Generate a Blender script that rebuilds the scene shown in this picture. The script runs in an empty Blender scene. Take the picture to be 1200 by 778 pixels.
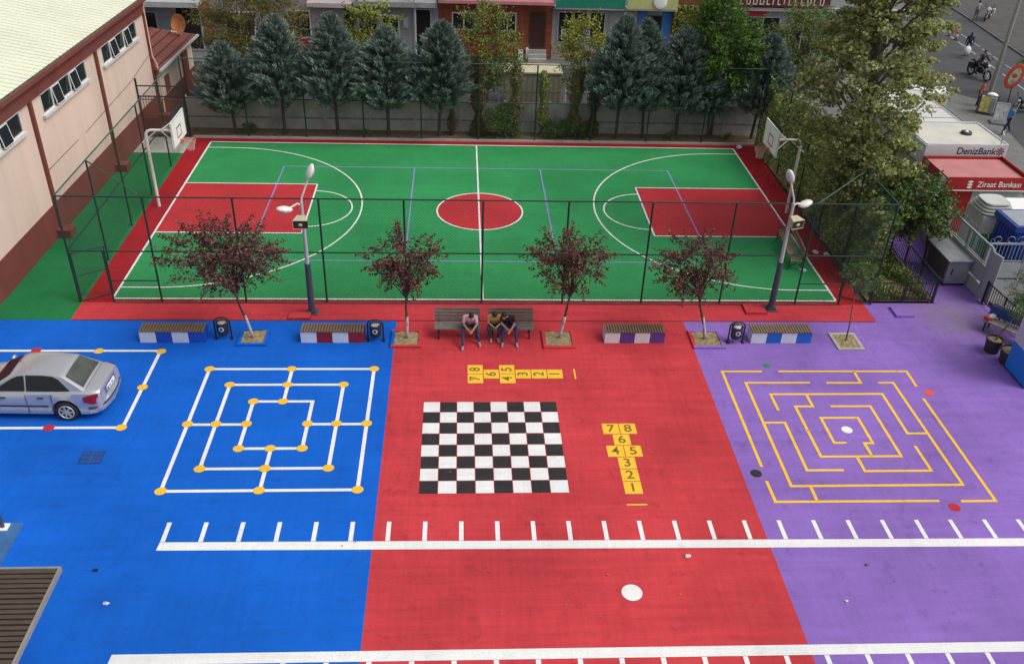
import bpy, math, random
from mathutils import Vector, Matrix
random.seed(7)
R = math.radians
scn = bpy.context.scene
col = scn.collection

# ------------------------------------------------------------------ helpers
def link(o, parent=None):
    col.objects.link(o)
    if parent: o.parent = parent
    return o
def tag(o, label=None, cat=None, group=None, kind=None):
    if label: o['label'] = label
    if cat: o['category'] = cat
    if group: o['group'] = group
    if kind: o['kind'] = kind
    return o
def thing(name, label, cat, loc=(0, 0, 0), rz=0, group=None):
    o = bpy.data.objects.new(name, None); o.empty_display_size = .2
    link(o); o.location = loc; o.rotation_euler = (0, 0, rz)
    return tag(o, label, cat, group)

class MB:
    def __init__(s): s.v = []; s.f = []; s.m = []
    def add(s, vs, fs, m=0):
        b = len(s.v); s.v += [tuple(v) for v in vs]
        for f in fs: s.f.append([b + i for i in f]); s.m.append(m)
        return s
    def box(s, x0, x1, y0, y1, z0, z1, m=0):
        vs = [(x, y, z) for z in (z0, z1) for y in (y0, y1) for x in (x0, x1)]
        return s.add(vs, [(0, 2, 3, 1), (4, 5, 7, 6), (0, 1, 5, 4), (2, 6, 7, 3), (0, 4, 6, 2), (1, 3, 7, 5)], m)
    def bar(s, p, q, w, h=None, m=0, up=(0, 0, 1)):
        p, q = Vector(p), Vector(q); h = h or w
        d = (q - p).normalized(); u = Vector(up)
        if abs(d.dot(u)) > .98: u = Vector((0, 1, 0))
        r = d.cross(u).normalized(); u = r.cross(d)
        vs = [e + r * (a * w / 2) + u * (b * h / 2) for e in (p, q) for a, b in ((-1, -1), (1, -1), (1, 1), (-1, 1))]
        return s.add(vs, [(0, 1, 2, 3), (7, 6, 5, 4), (0, 4, 5, 1), (1, 5, 6, 2), (2, 6, 7, 3), (3, 7, 4, 0)], m)
    def tube(s, pts, rad, n=8, m=0, caps=True):
        pts = [Vector(p) for p in pts]
        rs = rad if isinstance(rad, (list, tuple)) else [rad] * len(pts)
        b = len(s.v); prev = None
        for i, p in enumerate(pts):
            d = (pts[min(i + 1, len(pts) - 1)] - pts[max(i - 1, 0)]).normalized()
            if prev is None:
                u = Vector((0, 0, 1)) if abs(d.z) < .9 else Vector((0, 1, 0))
            else: u = prev
            r = d.cross(u).normalized(); u = r.cross(d).normalized(); prev = u
            for k in range(n):
                a = 2 * math.pi * k / n
                s.v.append(tuple(p + r * (math.cos(a) * rs[i]) + u * (math.sin(a) * rs[i])))
        for i in range(len(pts) - 1):
            for k in range(n):
                k2 = (k + 1) % n
                s.f.append([b + i * n + k, b + i * n + k2, b + (i + 1) * n + k2, b + (i + 1) * n + k]); s.m.append(m)
        if caps:
            s.f.append([b + k for k in range(n)][::-1]); s.m.append(m)
            s.f.append([b + (len(pts) - 1) * n + k for k in range(n)]); s.m.append(m)
        return s
    def lathe(s, prof, c=(0, 0, 0), n=20, m=0, sx=1, sy=1):
        b = len(s.v)
        for r, z in prof:
            for k in range(n):
                a = 2 * math.pi * k / n
                s.v.append((c[0] + math.cos(a) * r * sx, c[1] + math.sin(a) * r * sy, c[2] + z))
        for i in range(len(prof) - 1):
            for k in range(n):
                k2 = (k + 1) % n
                s.f.append([b + i * n + k, b + i * n + k2, b + (i + 1) * n + k2, b + (i + 1) * n + k]); s.m.append(m)
        s.f.append([b + k for k in range(n)][::-1]); s.m.append(m)
        s.f.append([b + (len(prof) - 1) * n + k for k in range(n)]); s.m.append(m)
        return s
    def ball(s, c, rx, ry=None, rz=None, n=14, k=8, m=0):
        ry = ry or rx; rz = rz or rx
        prof = [(max(.001, math.sin(math.pi * i / k)), -math.cos(math.pi * i / k)) for i in range(k + 1)]
        b = len(s.v); s.lathe(prof, (0, 0, 0), n, m)
        for i in range(b, len(s.v)):
            x, y, z = s.v[i]; s.v[i] = (c[0] + x * rx, c[1] + y * ry, c[2] + z * rz)
        return s
    def capsule(s, p, q, r0, r1):
        s.ball(p, r0, n=12, k=8); s.ball(q, r1, n=12, k=8)
        return s.tube([p, q], [r0, r1], 12)
    def poly(s, pts, z=None, m=0):
        vs = [(p[0], p[1], z) if z is not None else p for p in pts]
        return s.add(vs, [tuple(range(len(vs)))], m)
    def prism(s, pts, z0, z1, m=0):
        n = len(pts)
        vs = [(x, y, z0) for x, y in pts] + [(x, y, z1) for x, y in pts]
        return s.add(vs, [tuple(range(n))[::-1], tuple(range(n, 2 * n))] + [(i, (i + 1) % n, n + (i + 1) % n, n + i) for i in range(n)], m)
    def disc(s, x, y, z, r, m=0, n=28, ry=None):
        return s.poly([(x + r * math.cos(2 * math.pi * i / n), y + (ry or r) * math.sin(2 * math.pi * i / n)) for i in range(n)], z, m)
    def stripe(s, p, q, w, z, m=0):
        p, q = Vector(p[:2]), Vector(q[:2]); d = (q - p).normalized(); r = Vector((-d.y, d.x)) * w / 2
        return s.poly([p - r, q - r, q + r, p + r], z, m)
    def arc(s, cx, cy, r, a0, a1, w, z, m=0, n=48):
        for i in range(n):
            t0, t1 = a0 + (a1 - a0) * i / n, a0 + (a1 - a0) * (i + 1) / n
            q = [(cx + math.cos(t) * rr, cy + math.sin(t) * rr) for t, rr in ((t0, r - w / 2), (t0, r + w / 2), (t1, r + w / 2), (t1, r - w / 2))]
            s.poly(q, z, m)
        return s
    def xf(s, M, start=0):
        for i in range(start, len(s.v)): s.v[i] = tuple(M @ Vector(s.v[i]))
        return s
    def build(s, name, mats, parent=None, smooth=False, sharp=None):
        me = bpy.data.meshes.new(name); me.from_pydata(s.v, [], s.f)
        if not isinstance(mats, (list, tuple)): mats = [mats]
        for m in mats: me.materials.append(m)
        me.polygons.foreach_set('material_index', s.m)
        if smooth:
            me.polygons.foreach_set('use_smooth', [True] * len(s.f))
            if sharp: me.set_sharp_from_angle(angle=R(sharp))
        me.update()
        return link(bpy.data.objects.new(name, me), parent)

# ------------------------------------------------------------------ materials
def nodes(m):
    m.use_nodes = True; nt = m.node_tree; return nt, nt.nodes, nt.links
def mat(name, c, rough=.6, metal=0, var=.12, scale=3, bump=0, spec=.5, dirt=None, coord='Object', stretch=(1, 1, 1), trans=0):
    m = bpy.data.materials.new(name); nt, N, L = nodes(m)
    b = N['Principled BSDF']; b.inputs['Roughness'].default_value = rough; b.inputs['Metallic'].default_value = metal
    b.inputs['Specular IOR Level'].default_value = spec
    tc = N.new('ShaderNodeTexCoord'); mp = N.new('ShaderNodeMapping'); mp.inputs['Scale'].default_value = stretch
    L.new(tc.outputs[coord], mp.inputs[0])
    n1 = N.new('ShaderNodeTexNoise'); n1.inputs['Scale'].default_value = scale; n1.inputs['Detail'].default_value = 6
    L.new(mp.outputs[0], n1.inputs[0])
    mr = N.new('ShaderNodeMapRange'); mr.inputs[1].default_value = .25; mr.inputs[2].default_value = .75
    mr.inputs[3].default_value = 1 - var; mr.inputs[4].default_value = 1 + var
    L.new(n1.outputs[0], mr.inputs[0])
    mx = N.new('ShaderNodeVectorMath'); mx.operation = 'SCALE'; mx.inputs[0].default_value = c[:3]
    L.new(mr.outputs[0], mx.inputs['Scale']); out = mx.outputs[0]
    if dirt:
        n2 = N.new('ShaderNodeTexNoise'); n2.inputs['Scale'].default_value = scale * .37; n2.inputs['Detail'].default_value = 8
        n2.inputs['Roughness'].default_value = .7; L.new(mp.outputs[0], n2.inputs[0])
        r2 = N.new('ShaderNodeMapRange'); r2.inputs[1].default_value = .5; r2.inputs[2].default_value = .75; r2.inputs[4].default_value = dirt[1]
        L.new(n2.outputs[0], r2.inputs[0])
        mm = N.new('ShaderNodeMix'); mm.data_type = 'RGBA'; L.new(r2.outputs[0], mm.inputs[0]); L.new(out, mm.inputs[6]); mm.inputs[7].default_value = (*dirt[0], 1)
        out = mm.outputs[2]
    L.new(out, b.inputs['Base Color'])
    if bump:
        bp = N.new('ShaderNodeBump'); bp.inputs['Strength'].default_value = bump; bp.inputs['Distance'].default_value = .02
        n3 = N.new('ShaderNodeTexNoise'); n3.inputs['Scale'].default_value = scale * 6; n3.inputs['Detail'].default_value = 4
        L.new(mp.outputs[0], n3.inputs[0]); L.new(n3.outputs[0], bp.inputs['Height']); L.new(bp.outputs[0], b.inputs['Normal'])
    if trans:
        t = N.new('ShaderNodeBsdfTranslucent'); L.new(out, t.inputs[0]); ms = N.new('ShaderNodeMixShader'); ms.inputs[0].default_value = trans
        L.new(b.outputs[0], ms.inputs[1]); L.new(t.outputs[0], ms.inputs[2]); L.new(ms.outputs[0], N['Material Output'].inputs[0])
    return m

def paint(name, c, worn=.1, streak=.10, stain=.25, cloud=.13, edge=(.10, .10, .10), stained=.0, chip=0):
    """Rolled-on acrylic court paint over asphalt: broad cloudiness, roller streaks, scuffs, grit, faint cracks."""
    m = bpy.data.materials.new(name); nt, N, L = nodes(m); b = N['Principled BSDF']
    b.inputs['Roughness'].default_value = .8; b.inputs['Specular IOR Level'].default_value = .18
    g = N.new('ShaderNodeNewGeometry')
    def noise(sc, det=5, st=(1, 1, 1), rough=.55, off=0):
        mp = N.new('ShaderNodeMapping'); mp.inputs['Scale'].default_value = st; mp.inputs['Location'].default_value = (off, off * .7, 0)
        L.new(g.outputs['Position'], mp.inputs[0])
        n = N.new('ShaderNodeTexNoise'); n.inputs['Scale'].default_value = sc; n.inputs['Detail'].default_value = det; n.inputs['Roughness'].default_value = rough
        L.new(mp.outputs[0], n.inputs[0]); return n.outputs[0]
    def rng(s, a, b_, lo, hi):
        r = N.new('ShaderNodeMapRange'); r.inputs[1].default_value = a; r.inputs[2].default_value = b_; r.inputs[3].default_value = lo; r.inputs[4].default_value = hi
        L.new(s, r.inputs[0]); return r.outputs[0]
    def mul(a, b_):
        x = N.new('ShaderNodeMath'); x.operation = 'MULTIPLY'; L.new(a, x.inputs[0]); L.new(b_, x.inputs[1]); return x.outputs[0]
    v = rng(noise(.33, 6), .3, .7, 1 - cloud, 1 + cloud)
    v = mul(v, rng(noise(1, 5, (.35, 5, 1), .6, 3), .3, .7, 1 - streak, 1 + streak))
    v = mul(v, rng(noise(1, 4, (7, .5, 1), .6, 9), .35, .65, 1 - streak * .5, 1 + streak * .5))
    v = mul(v, rng(noise(30, 3, off=5), .3, .7, .93, 1.07))
    v = mul(v, rng(noise(1.7, 9, rough=.75, off=11), .54, .74, 1, 1 - stain))
    v = mul(v, rng(noise(.11, 3, off=17), .3, .7, 1 - cloud * .6, 1 + cloud * .6))
    br = N.new('ShaderNodeTexBrick'); br.inputs['Scale'].default_value = 1; br.inputs['Brick Width'].default_value = 7.3; br.inputs['Row Height'].default_value = 1.27; br.inputs['Mortar Size'].default_value = .02; br.inputs['Mortar Smooth'].default_value = 1
    br.inputs['Color1'].default_value = (.95, .95, .95, 1); br.inputs['Color2'].default_value = (1.04, 1.04, 1.04, 1); br.inputs['Mortar'].default_value = (.965, .965, .965, 1)
    wv = N.new('ShaderNodeTexNoise'); wv.inputs['Scale'].default_value = .9; wv.inputs['Detail'].default_value = 4; L.new(g.outputs['Position'], wv.inputs[0])
    wa = N.new('ShaderNodeVectorMath'); wa.operation = 'MULTIPLY_ADD'; wa.inputs[1].default_value = (.5, .5, 0); L.new(wv.outputs['Color'], wa.inputs[0]); L.new(g.outputs['Position'], wa.inputs[2])
    L.new(wa.outputs[0], br.inputs[0]); v = mul(v, br.outputs[0])
    sc = N.new('ShaderNodeVectorMath'); sc.operation = 'SCALE'; sc.inputs[0].default_value = c; L.new(v, sc.inputs['Scale'])
    # worn, paler patches
    mx = N.new('ShaderNodeMix'); mx.data_type = 'RGBA'
    L.new(rng(noise(.8, 10, rough=.8, off=21), .55, .8, 0, worn), mx.inputs[0]); L.new(sc.outputs[0], mx.inputs[6])
    mx.inputs[7].default_value = (min(1, c[0] * .55 + .18), min(1, c[1] * .55 + .18), min(1, c[2] * .55 + .18), 1)
    # hairline cracks
    vo = N.new('ShaderNodeTexVoronoi'); vo.feature = 'DISTANCE_TO_EDGE'; vo.inputs['Scale'].default_value = .23
    wn = N.new('ShaderNodeTexNoise'); wn.inputs['Scale'].default_value = 1.4; wn.inputs['Detail'].default_value = 6; L.new(g.outputs['Position'], wn.inputs[0])
    va = N.new('ShaderNodeVectorMath'); va.operation = 'MULTIPLY_ADD'; va.inputs[1].default_value = (.9, .9, 0)
    L.new(wn.outputs['Color'], va.inputs[0]); L.new(g.outputs['Position'], va.inputs[2]); L.new(va.outputs[0], vo.inputs['Vector'])
    cr = mul(rng(vo.outputs['Distance'], .0, .006, .30, 0), rng(noise(.35, 3, off=31), .5, .6, 0, 1))
    m2 = N.new('ShaderNodeMix'); m2.data_type = 'RGBA'; L.new(cr, m2.inputs[0]); L.new(mx.outputs[2], m2.inputs[6]); m2.inputs[7].default_value = (c[0] * .45, c[1] * .45, c[2] * .45, 1)
    out = m2.outputs[2]
    if stained:
        m3 = N.new('ShaderNodeMix'); m3.data_type = 'RGBA'
        sp = N.new('ShaderNodeVectorMath'); sp.operation = 'DISTANCE'; sp.inputs[1].default_value = (29.6, -1.1, 0); L.new(g.outputs['Position'], sp.inputs[0])
        L.new(mul(rng(sp.outputs['Value'], .2, 2.0, stained, 0), rng(noise(2, 6), .3, .6, .4, 1)), m3.inputs[0]); L.new(out, m3.inputs[6]); m3.inputs[7].default_value = (.25, .20, .23, 1)
        out = m3.outputs[2]
    L.new(out, b.inputs['Base Color'])
    bp = N.new('ShaderNodeBump'); bp.inputs['Strength'].default_value = .35; bp.inputs['Distance'].default_value = .01
    L.new(noise(45, 3), bp.inputs['Height']); L.new(bp.outputs[0], b.inputs['Normal'])
    if chip:   # worn-through specks where the layer below shows
        tr = N.new('ShaderNodeBsdfTransparent'); ms = N.new('ShaderNodeMixShader')
        L.new(mul(rng(noise(22, 8, rough=.8, off=41), .56, .60, 0, chip), rng(noise(1.1, 4, off=47), .42, .6, 0, 1)), ms.inputs[0]); L.new(b.outputs[0], ms.inputs[1]); L.new(tr.outputs[0], ms.inputs[2]); L.new(ms.outputs[0], N['Material Output'].inputs[0])
    return m

def lines_mat(name, c, base, ncell):
    """tile / brick / plank pattern via Brick texture: base grout, c tile, ncell=(w,h)."""
    m = bpy.data.materials.new(name); nt, N, L = nodes(m); b = N['Principled BSDF']; b.inputs['Roughness'].default_value = .5
    tc = N.new('ShaderNodeTexCoord'); sp = N.new('ShaderNodeSeparateXYZ'); cb = N.new('ShaderNodeCombineXYZ')
    L.new(tc.outputs['Object'], sp.inputs[0]); L.new(sp.outputs[0], cb.inputs[0]); L.new(sp.outputs[2], cb.inputs[1])
    br = N.new('ShaderNodeTexBrick'); br.offset = 0; br.inputs['Scale'].default_value = 1; br.inputs['Brick Width'].default_value = ncell[0]; br.inputs['Row Height'].default_value = ncell[1]
    br.inputs['Mortar Size'].default_value = .012; br.inputs['Color1'].default_value = (*c, 1); br.inputs['Color2'].default_value = (c[0] * .75, c[1] * .75, c[2] * .75, 1); br.inputs['Mortar'].default_value = (*base, 1)
    L.new(cb.outputs[0], br.inputs[0]); L.new(br.outputs[0], b.inputs['Base Color']); return m

def leafmat(name, c, trans=.25):
    return mat(name, c, .55, var=.3, scale=5, spec=.3, trans=trans)

BLUE = (.004, .112, .55); RED = (.51, .045, .055); PURPLE = (.245, .135, .46); GREEN = (.032, .265, .085)
M = dict(
    blue=paint('blue_court_paint', BLUE, .07, .06, .22, .14), red=paint('red_court_paint', RED, .12, .11, .36, .17), purple=paint('purple_court_paint', PURPLE, .16, .07, .36, .15, stained=.8),
    green=paint('green_court_paint', GREEN, .05, .06, .15), apron=paint('dark_red_court_paint', (.33, .014, .020), .05, .09, .2),
    strip=paint('green_strip_paint', (.016, .17, .055), .06, .08, .2), key=paint('red_key_paint', (.47, .035, .042), .05, .05, .15),
    white=paint('white_line_paint', (.78, .78, .765), .0, .05, .2, .06, chip=.32), yellow=paint('yellow_line_paint', (.86, .52, .045), .02, .04, .15, .06, chip=.3), lilac=paint('lilac_line_paint', (.26, .25, .55), .1, .05, .1, .05),
    dot=paint('orange_dot_paint', (.85, .49, .04), .02, .03, .1, .05),
    black=paint('black_square_paint', (.032, .031, .033), .10, .12, .3, chip=.35), reddot=paint('red_dot_paint', (.5, .03, .04), .03, .05, .1), orange=paint('orange_spot_paint', (.75, .10, .05), .03, .05, .1), greendot=paint('green_spot_paint', (.03, .25, .09), .03, .05, .1),
    concrete=mat('weathered_concrete', (.40, .38, .355), .85, scale=1.5, var=.2, bump=.3, dirt=((.10, .095, .085), .7)),
    yard=mat('dark_yard_paving', (.055, .055, .06), .85, scale=.8, var=.25, bump=.3, dirt=((.09, .08, .075), .5)),
    soil=mat('dry_soil', (.17, .115, .07), .95, scale=4, var=.4, bump=.8, dirt=((.08, .05, .03), .6)),
    sand=mat('pit_sand', (.30, .225, .12), .95, scale=6, var=.35, bump=.6, dirt=((.16, .12, .06), .5)),
    asphalt=mat('asphalt', (.058, .059, .064), .85, scale=.7, var=.2, bump=.3, dirt=((.085, .085, .085), .5)),
    pave=mat('grey_paving', (.155, .155, .15), .8, scale=1.2, var=.2, bump=.3, dirt=((.12, .12, .12), .6)),
    pink=mat('peach_render', (.71, .54, .46), .85, scale=1.2, var=.05, bump=.15, dirt=((.46, .36, .29), .55), stretch=(1, 1, .16)),
    maroon=mat('maroon_render', (.18, .042, .035), .75, scale=1.2, var=.15, bump=.15, dirt=((.13, .07, .055), .6), stretch=(1, 1, .3)),
    cream=mat('cream_sheet_roof', (.74, .75, .60), .6, scale=.5, var=.05, dirt=((.60, .61, .46), .35), spec=.25),
    gutter=mat('mossy_gutter', (.09, .085, .06), .9, scale=9, var=.6, bump=.8), glass=mat('dark_window_glass', (.02, .025, .03), .08, var=.1, spec=.8),
    upvc=mat('white_plastic_frame', (.75, .75, .74), .4, var=.05), rust=mat('red_metal_sheet', (.19, .055, .038), .55, scale=1.5, var=.2, dirt=((.11, .05, .04), .5)),
    dkgreen=mat('dark_green_metal', (.012, .035, .028), .45, scale=8, var=.3), midgreen=mat('weathered_green_metal', (.03, .10, .072), .5, scale=5, var=.35),
    whitemetal=mat('white_painted_steel', (.72, .71, .68), .4, scale=6, var=.08, dirt=((.35, .25, .18), .35)), orangemetal=mat('orange_rim_metal', (.62, .15, .05), .5),
    board=mat('white_backboard', (.88, .88, .84), .35, var=.04), blackmark=mat('black_marking', (.03, .03, .03), .6), net=mat('net_cord', (.6, .55, .52), .9),
    greymetal=mat('grey_lamp_column', (.055, .065, .09), .5, scale=4, var=.15), palemetal=mat('pale_lamp_column', (.42, .44, .45), .4, scale=4, var=.1), lamp=mat('lamp_housing', (.74, .72, .64), .4, var=.05),
    beige=mat('beige_housing', (.50, .44, .30), .6, var=.1), slat=mat('brown_bench_slat', (.20, .13, .08), .7, scale=5, var=.3, stretch=(6, 1, 1)), slatdark=mat('dark_slot', (.03, .022, .018), .9),
    greyslat=mat('grey_green_bench_slat', (.15, .16, .135), .65, scale=4, var=.3, stretch=(1, 6, 1)), blackmetal=mat('black_metal', (.018, .02, .024), .4, var=.2),
    bwhite=mat('bench_white', (.62, .66, .72), .6, dirt=((.4, .42, .46), .5)), bblue=mat('bench_blue', (.01, .07, .42), .6, var=.15), bred=mat('bench_red', (.25, .012, .02), .6, var=.15), bpurp=mat('bench_purple', (.10, .045, .26), .6, var=.15), bblue2=mat('bench_bright_blue', (.01, .12, .5), .6, var=.15),
    deck=mat('brown_composite_slat', (.075, .052, .038), .7, scale=3, var=.25, stretch=(1, 8, 1), dirt=((.05, .035, .025), .5)), decktrim=mat('grey_trim', (.25, .24, .22), .6),
    bark=mat('dark_bark', (.07, .05, .038), .9, scale=8, var=.4, bump=.6), lime=mat('whitewashed_bark', (.42, .42, .45), .9, scale=12, var=.35, dirt=((.12, .09, .08), .8)), greybark=mat('grey_bark', (.13, .11, .085), .9, scale=8, var=.4, bump=.6),
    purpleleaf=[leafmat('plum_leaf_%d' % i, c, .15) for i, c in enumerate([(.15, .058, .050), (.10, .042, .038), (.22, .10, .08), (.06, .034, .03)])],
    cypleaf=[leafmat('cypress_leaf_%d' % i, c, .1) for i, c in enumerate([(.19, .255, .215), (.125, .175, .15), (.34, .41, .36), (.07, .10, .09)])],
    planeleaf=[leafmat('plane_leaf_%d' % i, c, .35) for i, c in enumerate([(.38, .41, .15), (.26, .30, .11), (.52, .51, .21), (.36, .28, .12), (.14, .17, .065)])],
    darkleaf=[leafmat('dark_leaf_%d' % i, c) for i, c in enumerate([(.069, .129, .038), (.121, .199, .052), (.044, .078, .024), (.241, .259, .061)])],
    brightleaf=[leafmat('bright_leaf_%d' % i, c) for i, c in enumerate([(.115, .218, .040), (.069, .149, .029), (.184, .287, .057), (.040, .092, .021)])],
    limeleaf=[leafmat('yellowgreen_leaf_%d' % i, c) for i, c in enumerate([(.300, .336, .054), (.168, .216, .042), (.420, .396, .084), (.096, .132, .030)])],
    brownleaf=[leafmat('olive_leaf_%d' % i, c) for i, c in enumerate([(.225, .210, .068), (.135, .143, .045), (.300, .195, .068), (.083, .090, .030)])],
    ivyleaf=[leafmat('ivy_leaf_%d' % i, c) for i, c in enumerate([(.197, .286, .056), (.123, .190, .044), (.345, .405, .088), (.246, .143, .066)])],
    ivyred=[leafmat('ivy_red_leaf_%d' % i, c) for i, c in enumerate([(.117, .046, .026), (.065, .078, .026), (.182, .065, .026), (.052, .058, .023)])],
    silver=mat('silver_car_paint', (.52, .53, .55), .27, .55, var=.02, scale=1), tyre=mat('tyre_rubber', (.02, .02, .02), .85), carglass=mat('car_window_glass', (.010, .011, .012), .12, var=.1, spec=.45), rearglass=mat('rear_window_glass', (.05, .062, .052), .08, var=.45, scale=2.5, spec=.9),
    taillight=mat('tail_light', (.26, .012, .015), .2), chrome=mat('bright_metal', (.50, .51, .53), .45, .35), darkplastic=mat('dark_plastic', (.03, .03, .032), .5),
    skin=mat('skin', (.36, .19, .13), .6, var=.06), hair=mat('black_hair', (.012, .010, .009), .6),
)
def flat(n, c, r=.6, **k): return mat(n, c, r, var=k.pop('var', .1), **k)

# ------------------------------------------------------------------ ground and painted surfaces
def sheet(name, pts, z, m, label=None):
    o = MB().poly(pts, z).build(name, m); o['kind'] = 'structure'; return o
sheet('ground', [(-300, -200), (400, -200), (400, 500), (-300, 500)], -.06, M['yard'])
FY = -1.40                                              # front edge of the court apron
sheet('blue_paving', [(-9, -30), (9.85, -30), (9.85, FY), (-9, FY)], 0, M['blue'])
sheet('red_paving', [(9.85, -30), (19.7, -30), (19.7, FY), (9.85, FY)], 0, M['red'])
sheet('purple_paving', [(19.7, -30), (40, -30), (40, -2.4), (31.3, -.9), (31.0, .8), (31.0, 12), (29.25, 12), (29.25, -.12), (26.56, -.12), (26.56, FY), (19.7, FY)], 0, M['purple'])
sheet('court_apron', [(-.95, FY), (26.56, FY), (26.56, 1.6), (26.75, 15.36), (-.95, 15.36)], 0, M['apron'])
sheet('front_apron', [(-.95, FY + .004), (26.55, FY + .004), (26.55, -.25), (-.95, -.25)], .004, M['red'])
sheet('green_strip', [(-4.0, FY), (-.95, FY), (-.95, 13.4), (-4.0, 13.4)], 0, M['strip'])
sheet('concrete_path', [(-4.0, 13.4), (-.95, 13.4), (-.95, 17), (-4.0, 17)], 0, M['concrete'])
W, D = 25.6, 14.84
sheet('court_floor', [(0, 0), (W, 0), (W, D), (0, D)], .006, M['green'])
b = MB()
Y0, Y1, KL, cyc = 5.11, 9.92, 5.72, 7.45
b.poly([(0, Y0), (KL, Y0), (KL, Y1), (0, Y1)], .010); b.poly([(W - KL, Y0), (W, Y0), (W, Y1), (W - KL, Y1)], .010); b.disc(12.83, 7.33, .010, 1.8, n=60)
b.build('court_key_paint', M['key'])['kind'] = 'structure'
b = MB(); w = .07; z = .018
b.stripe((-.0, 0), (W, 0), .08, z).stripe((0, D), (W, D), .08, z).stripe((0, .04), (0, D - .04), .08, z + .001).stripe((W, .04), (W, D - .04), .08, z + .001)
b.stripe((W / 2, .04), (W / 2, D - .04), w, z + .001)
b.arc(12.83, 7.33, 1.8, 0, 2 * math.pi, w, z + .002, n=72)
for sx in (0, 1):
    X = lambda x: W - x if sx else x
    for y in (Y0, Y1): b.stripe((X(.04), y), (X(KL), y), w, z + .003)
    b.stripe((X(KL), Y0 + .035), (X(KL), Y1 - .035), w, z + .004)
    a0 = math.pi / 2 if sx else -math.pi / 2
    b.arc(X(KL), cyc, 1.75, a0, a0 + math.pi, w, z + .002)
    b.arc(X(1.2), 7.43, 6.67, a0, a0 + math.pi, w, z + .005, n=72)
    for y in (7.43 - 6.67, 7.43 + 6.67): b.stripe((X(.04), y), (X(1.2), y), w, z + .005)
b.build('basketball_court_lines', M['white'])['kind'] = 'structure'
b = MB(); z = .014; x0, x1, y0, y1 = 3.95, 21.73, 2.86, 11.93
b.stripe((x0, y0), (x1, y0), .06, z).stripe((x0, y1), (x1, y1), .06, z)
for x in (x0, 9.9, 15.72, x1): b.stripe((x, y0 + .03), (x, y1 - .03), .06, z + .001)
b.build('volleyball_court_lines', M['lilac'])['kind'] = 'structure'
# dark seam between the apron and the paving, and low kerb under the fence
b = MB().box(-.9, 9.85, FY - .015, FY + .02, -.02, .012).box(9.85, 26.5, FY - .015, FY + .02, -.02, .012)
b.build('channel_seam', mat('seam_dark', (.14, .015, .02), .9))['kind'] = 'structure'
b = MB().box(.1, 25.7, -.30, -.16, 0, .035)
b.build('fence_kerb', mat('kerb_dull_red', (.16, .035, .035), .9, scale=3, var=.3))['kind'] = 'structure'
b = MB().box(-.95, 26.8, 15.36, 15.50, -.02, .10)
b.build('rear_kerb', M['concrete'])['kind'] = 'structure'
sheet('rear_soil_bed', [(-4, 15.50), (30, 15.50), (30, 16.9), (-4, 16.9)], .02, M['soil'])
sheet('garden_soil', [(26.76, -.02), (29.2, -.02), (29.2, 15.4), (26.76, 15.4)], .03, M['soil'])

# --- games painted on the ground
def text_mesh(s, size, matl, name='numeral', parent=None, loc=(0, 0, 0), rot=(0, 0, 0), bold=0, sx=1):
    cu = bpy.data.curves.new(name, 'FONT'); cu.body = s; cu.size = size; cu.align_x = 'CENTER'; cu.align_y = 'CENTER'; cu.offset = bold; cu.extrude = 0
    t = bpy.data.objects.new('t', cu); col.objects.link(t)
    me = bpy.data.meshes.new_from_object(t.evaluated_get(bpy.context.evaluated_depsgraph_get()))
    bpy.data.objects.remove(t); me.materials.clear(); me.materials.append(matl)
    o = bpy.data.objects.new(name, me); link(o, parent); o.location = loc; o.rotation_euler = rot; o.scale = (sx, 1, 1); return o
# chessboard 4 x 4 m
b = MB(); q = .4965
for i in range(8):
    for j in range(8):
        x = 10.91 + i * q; y = -9.94 + j * q; g = .010
        b.poly([(x + g, y + g), (x + q - g, y + g), (x + q - g, y + q - g), (x + g, y + q - g)], .005, (i + j) % 2)
tag(b.build('painted_chessboard', [M['black'], M['white']]), 'black and white painted chessboard in the middle of the red paving', 'chessboard')

def mill(name, label, sq, dots, skip=(), group='painted mill boards'):
    b = MB(); z = .005; w = .105
    for k, (x0, x1, y0, y1) in enumerate(sq):
        b.stripe((x0 - w / 2, y0), (x1 + w / 2, y0), w, z).stripe((x0 - w / 2, y1), (x1 + w / 2, y1), w, z).stripe((x0, y0 + w / 2), (x0, y1 - w / 2), w, z).stripe((x1, y0 + w / 2), (x1, y1 - w / 2), w, z)
    (x0, x1, y0, y1), (u0, u1, v0, v1) = sq[0], sq[-1]
    cx, cy = (x0 + x1) / 2, (y0 + y1) / 2; h = w / 2
    b.stripe((cx, y0 + h), (cx, v0 - h), w, z + .001).stripe((cx, v1 + h), (cx, y1 - h), w, z + .001).stripe((x0 + h, cy), (u0 - h, cy), w, z + .001).stripe((u1 + h, cy), (x1 - h, cy), w, z + .001)
    o = b.build(name, M['white']); tag(o, label, 'painted game', group)
    for i, (x, y, m) in enumerate(dots):
        MB().disc(x, y, .010, .155, ry=.145).build('dot', M[m], o)
sq = [(4.25, 9.31, -9.76, -4.25), (5.04, 8.45, -8.90, -5.08), (5.90, 7.63, -8.07, -5.92)]
dots = []
for (x0, x1, y0, y1) in sq:
    cx, cy = 6.76, -6.98
    for x, y in ((x0, y0), (cx, y0), (x1, y0), (x0, cy), (x1, cy), (x0, y1), (cx, y1), (x1, y1)): dots.append((x, y, 'dot'))
dots = [d for d in dots if not (abs(d[0] - 7.63) < .01 and abs(d[1] + 5.92) < .01)]
mill('painted_mill_board', 'complete three-square mill board painted in white lines with yellow dots on the blue paving', sq, dots)
sq2 = [(-2.55, 2.49, -7.12, -3.24), (-1.7, 1.75, -6.35, -4.0), (-.9, .9, -5.8, -4.6)]
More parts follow.
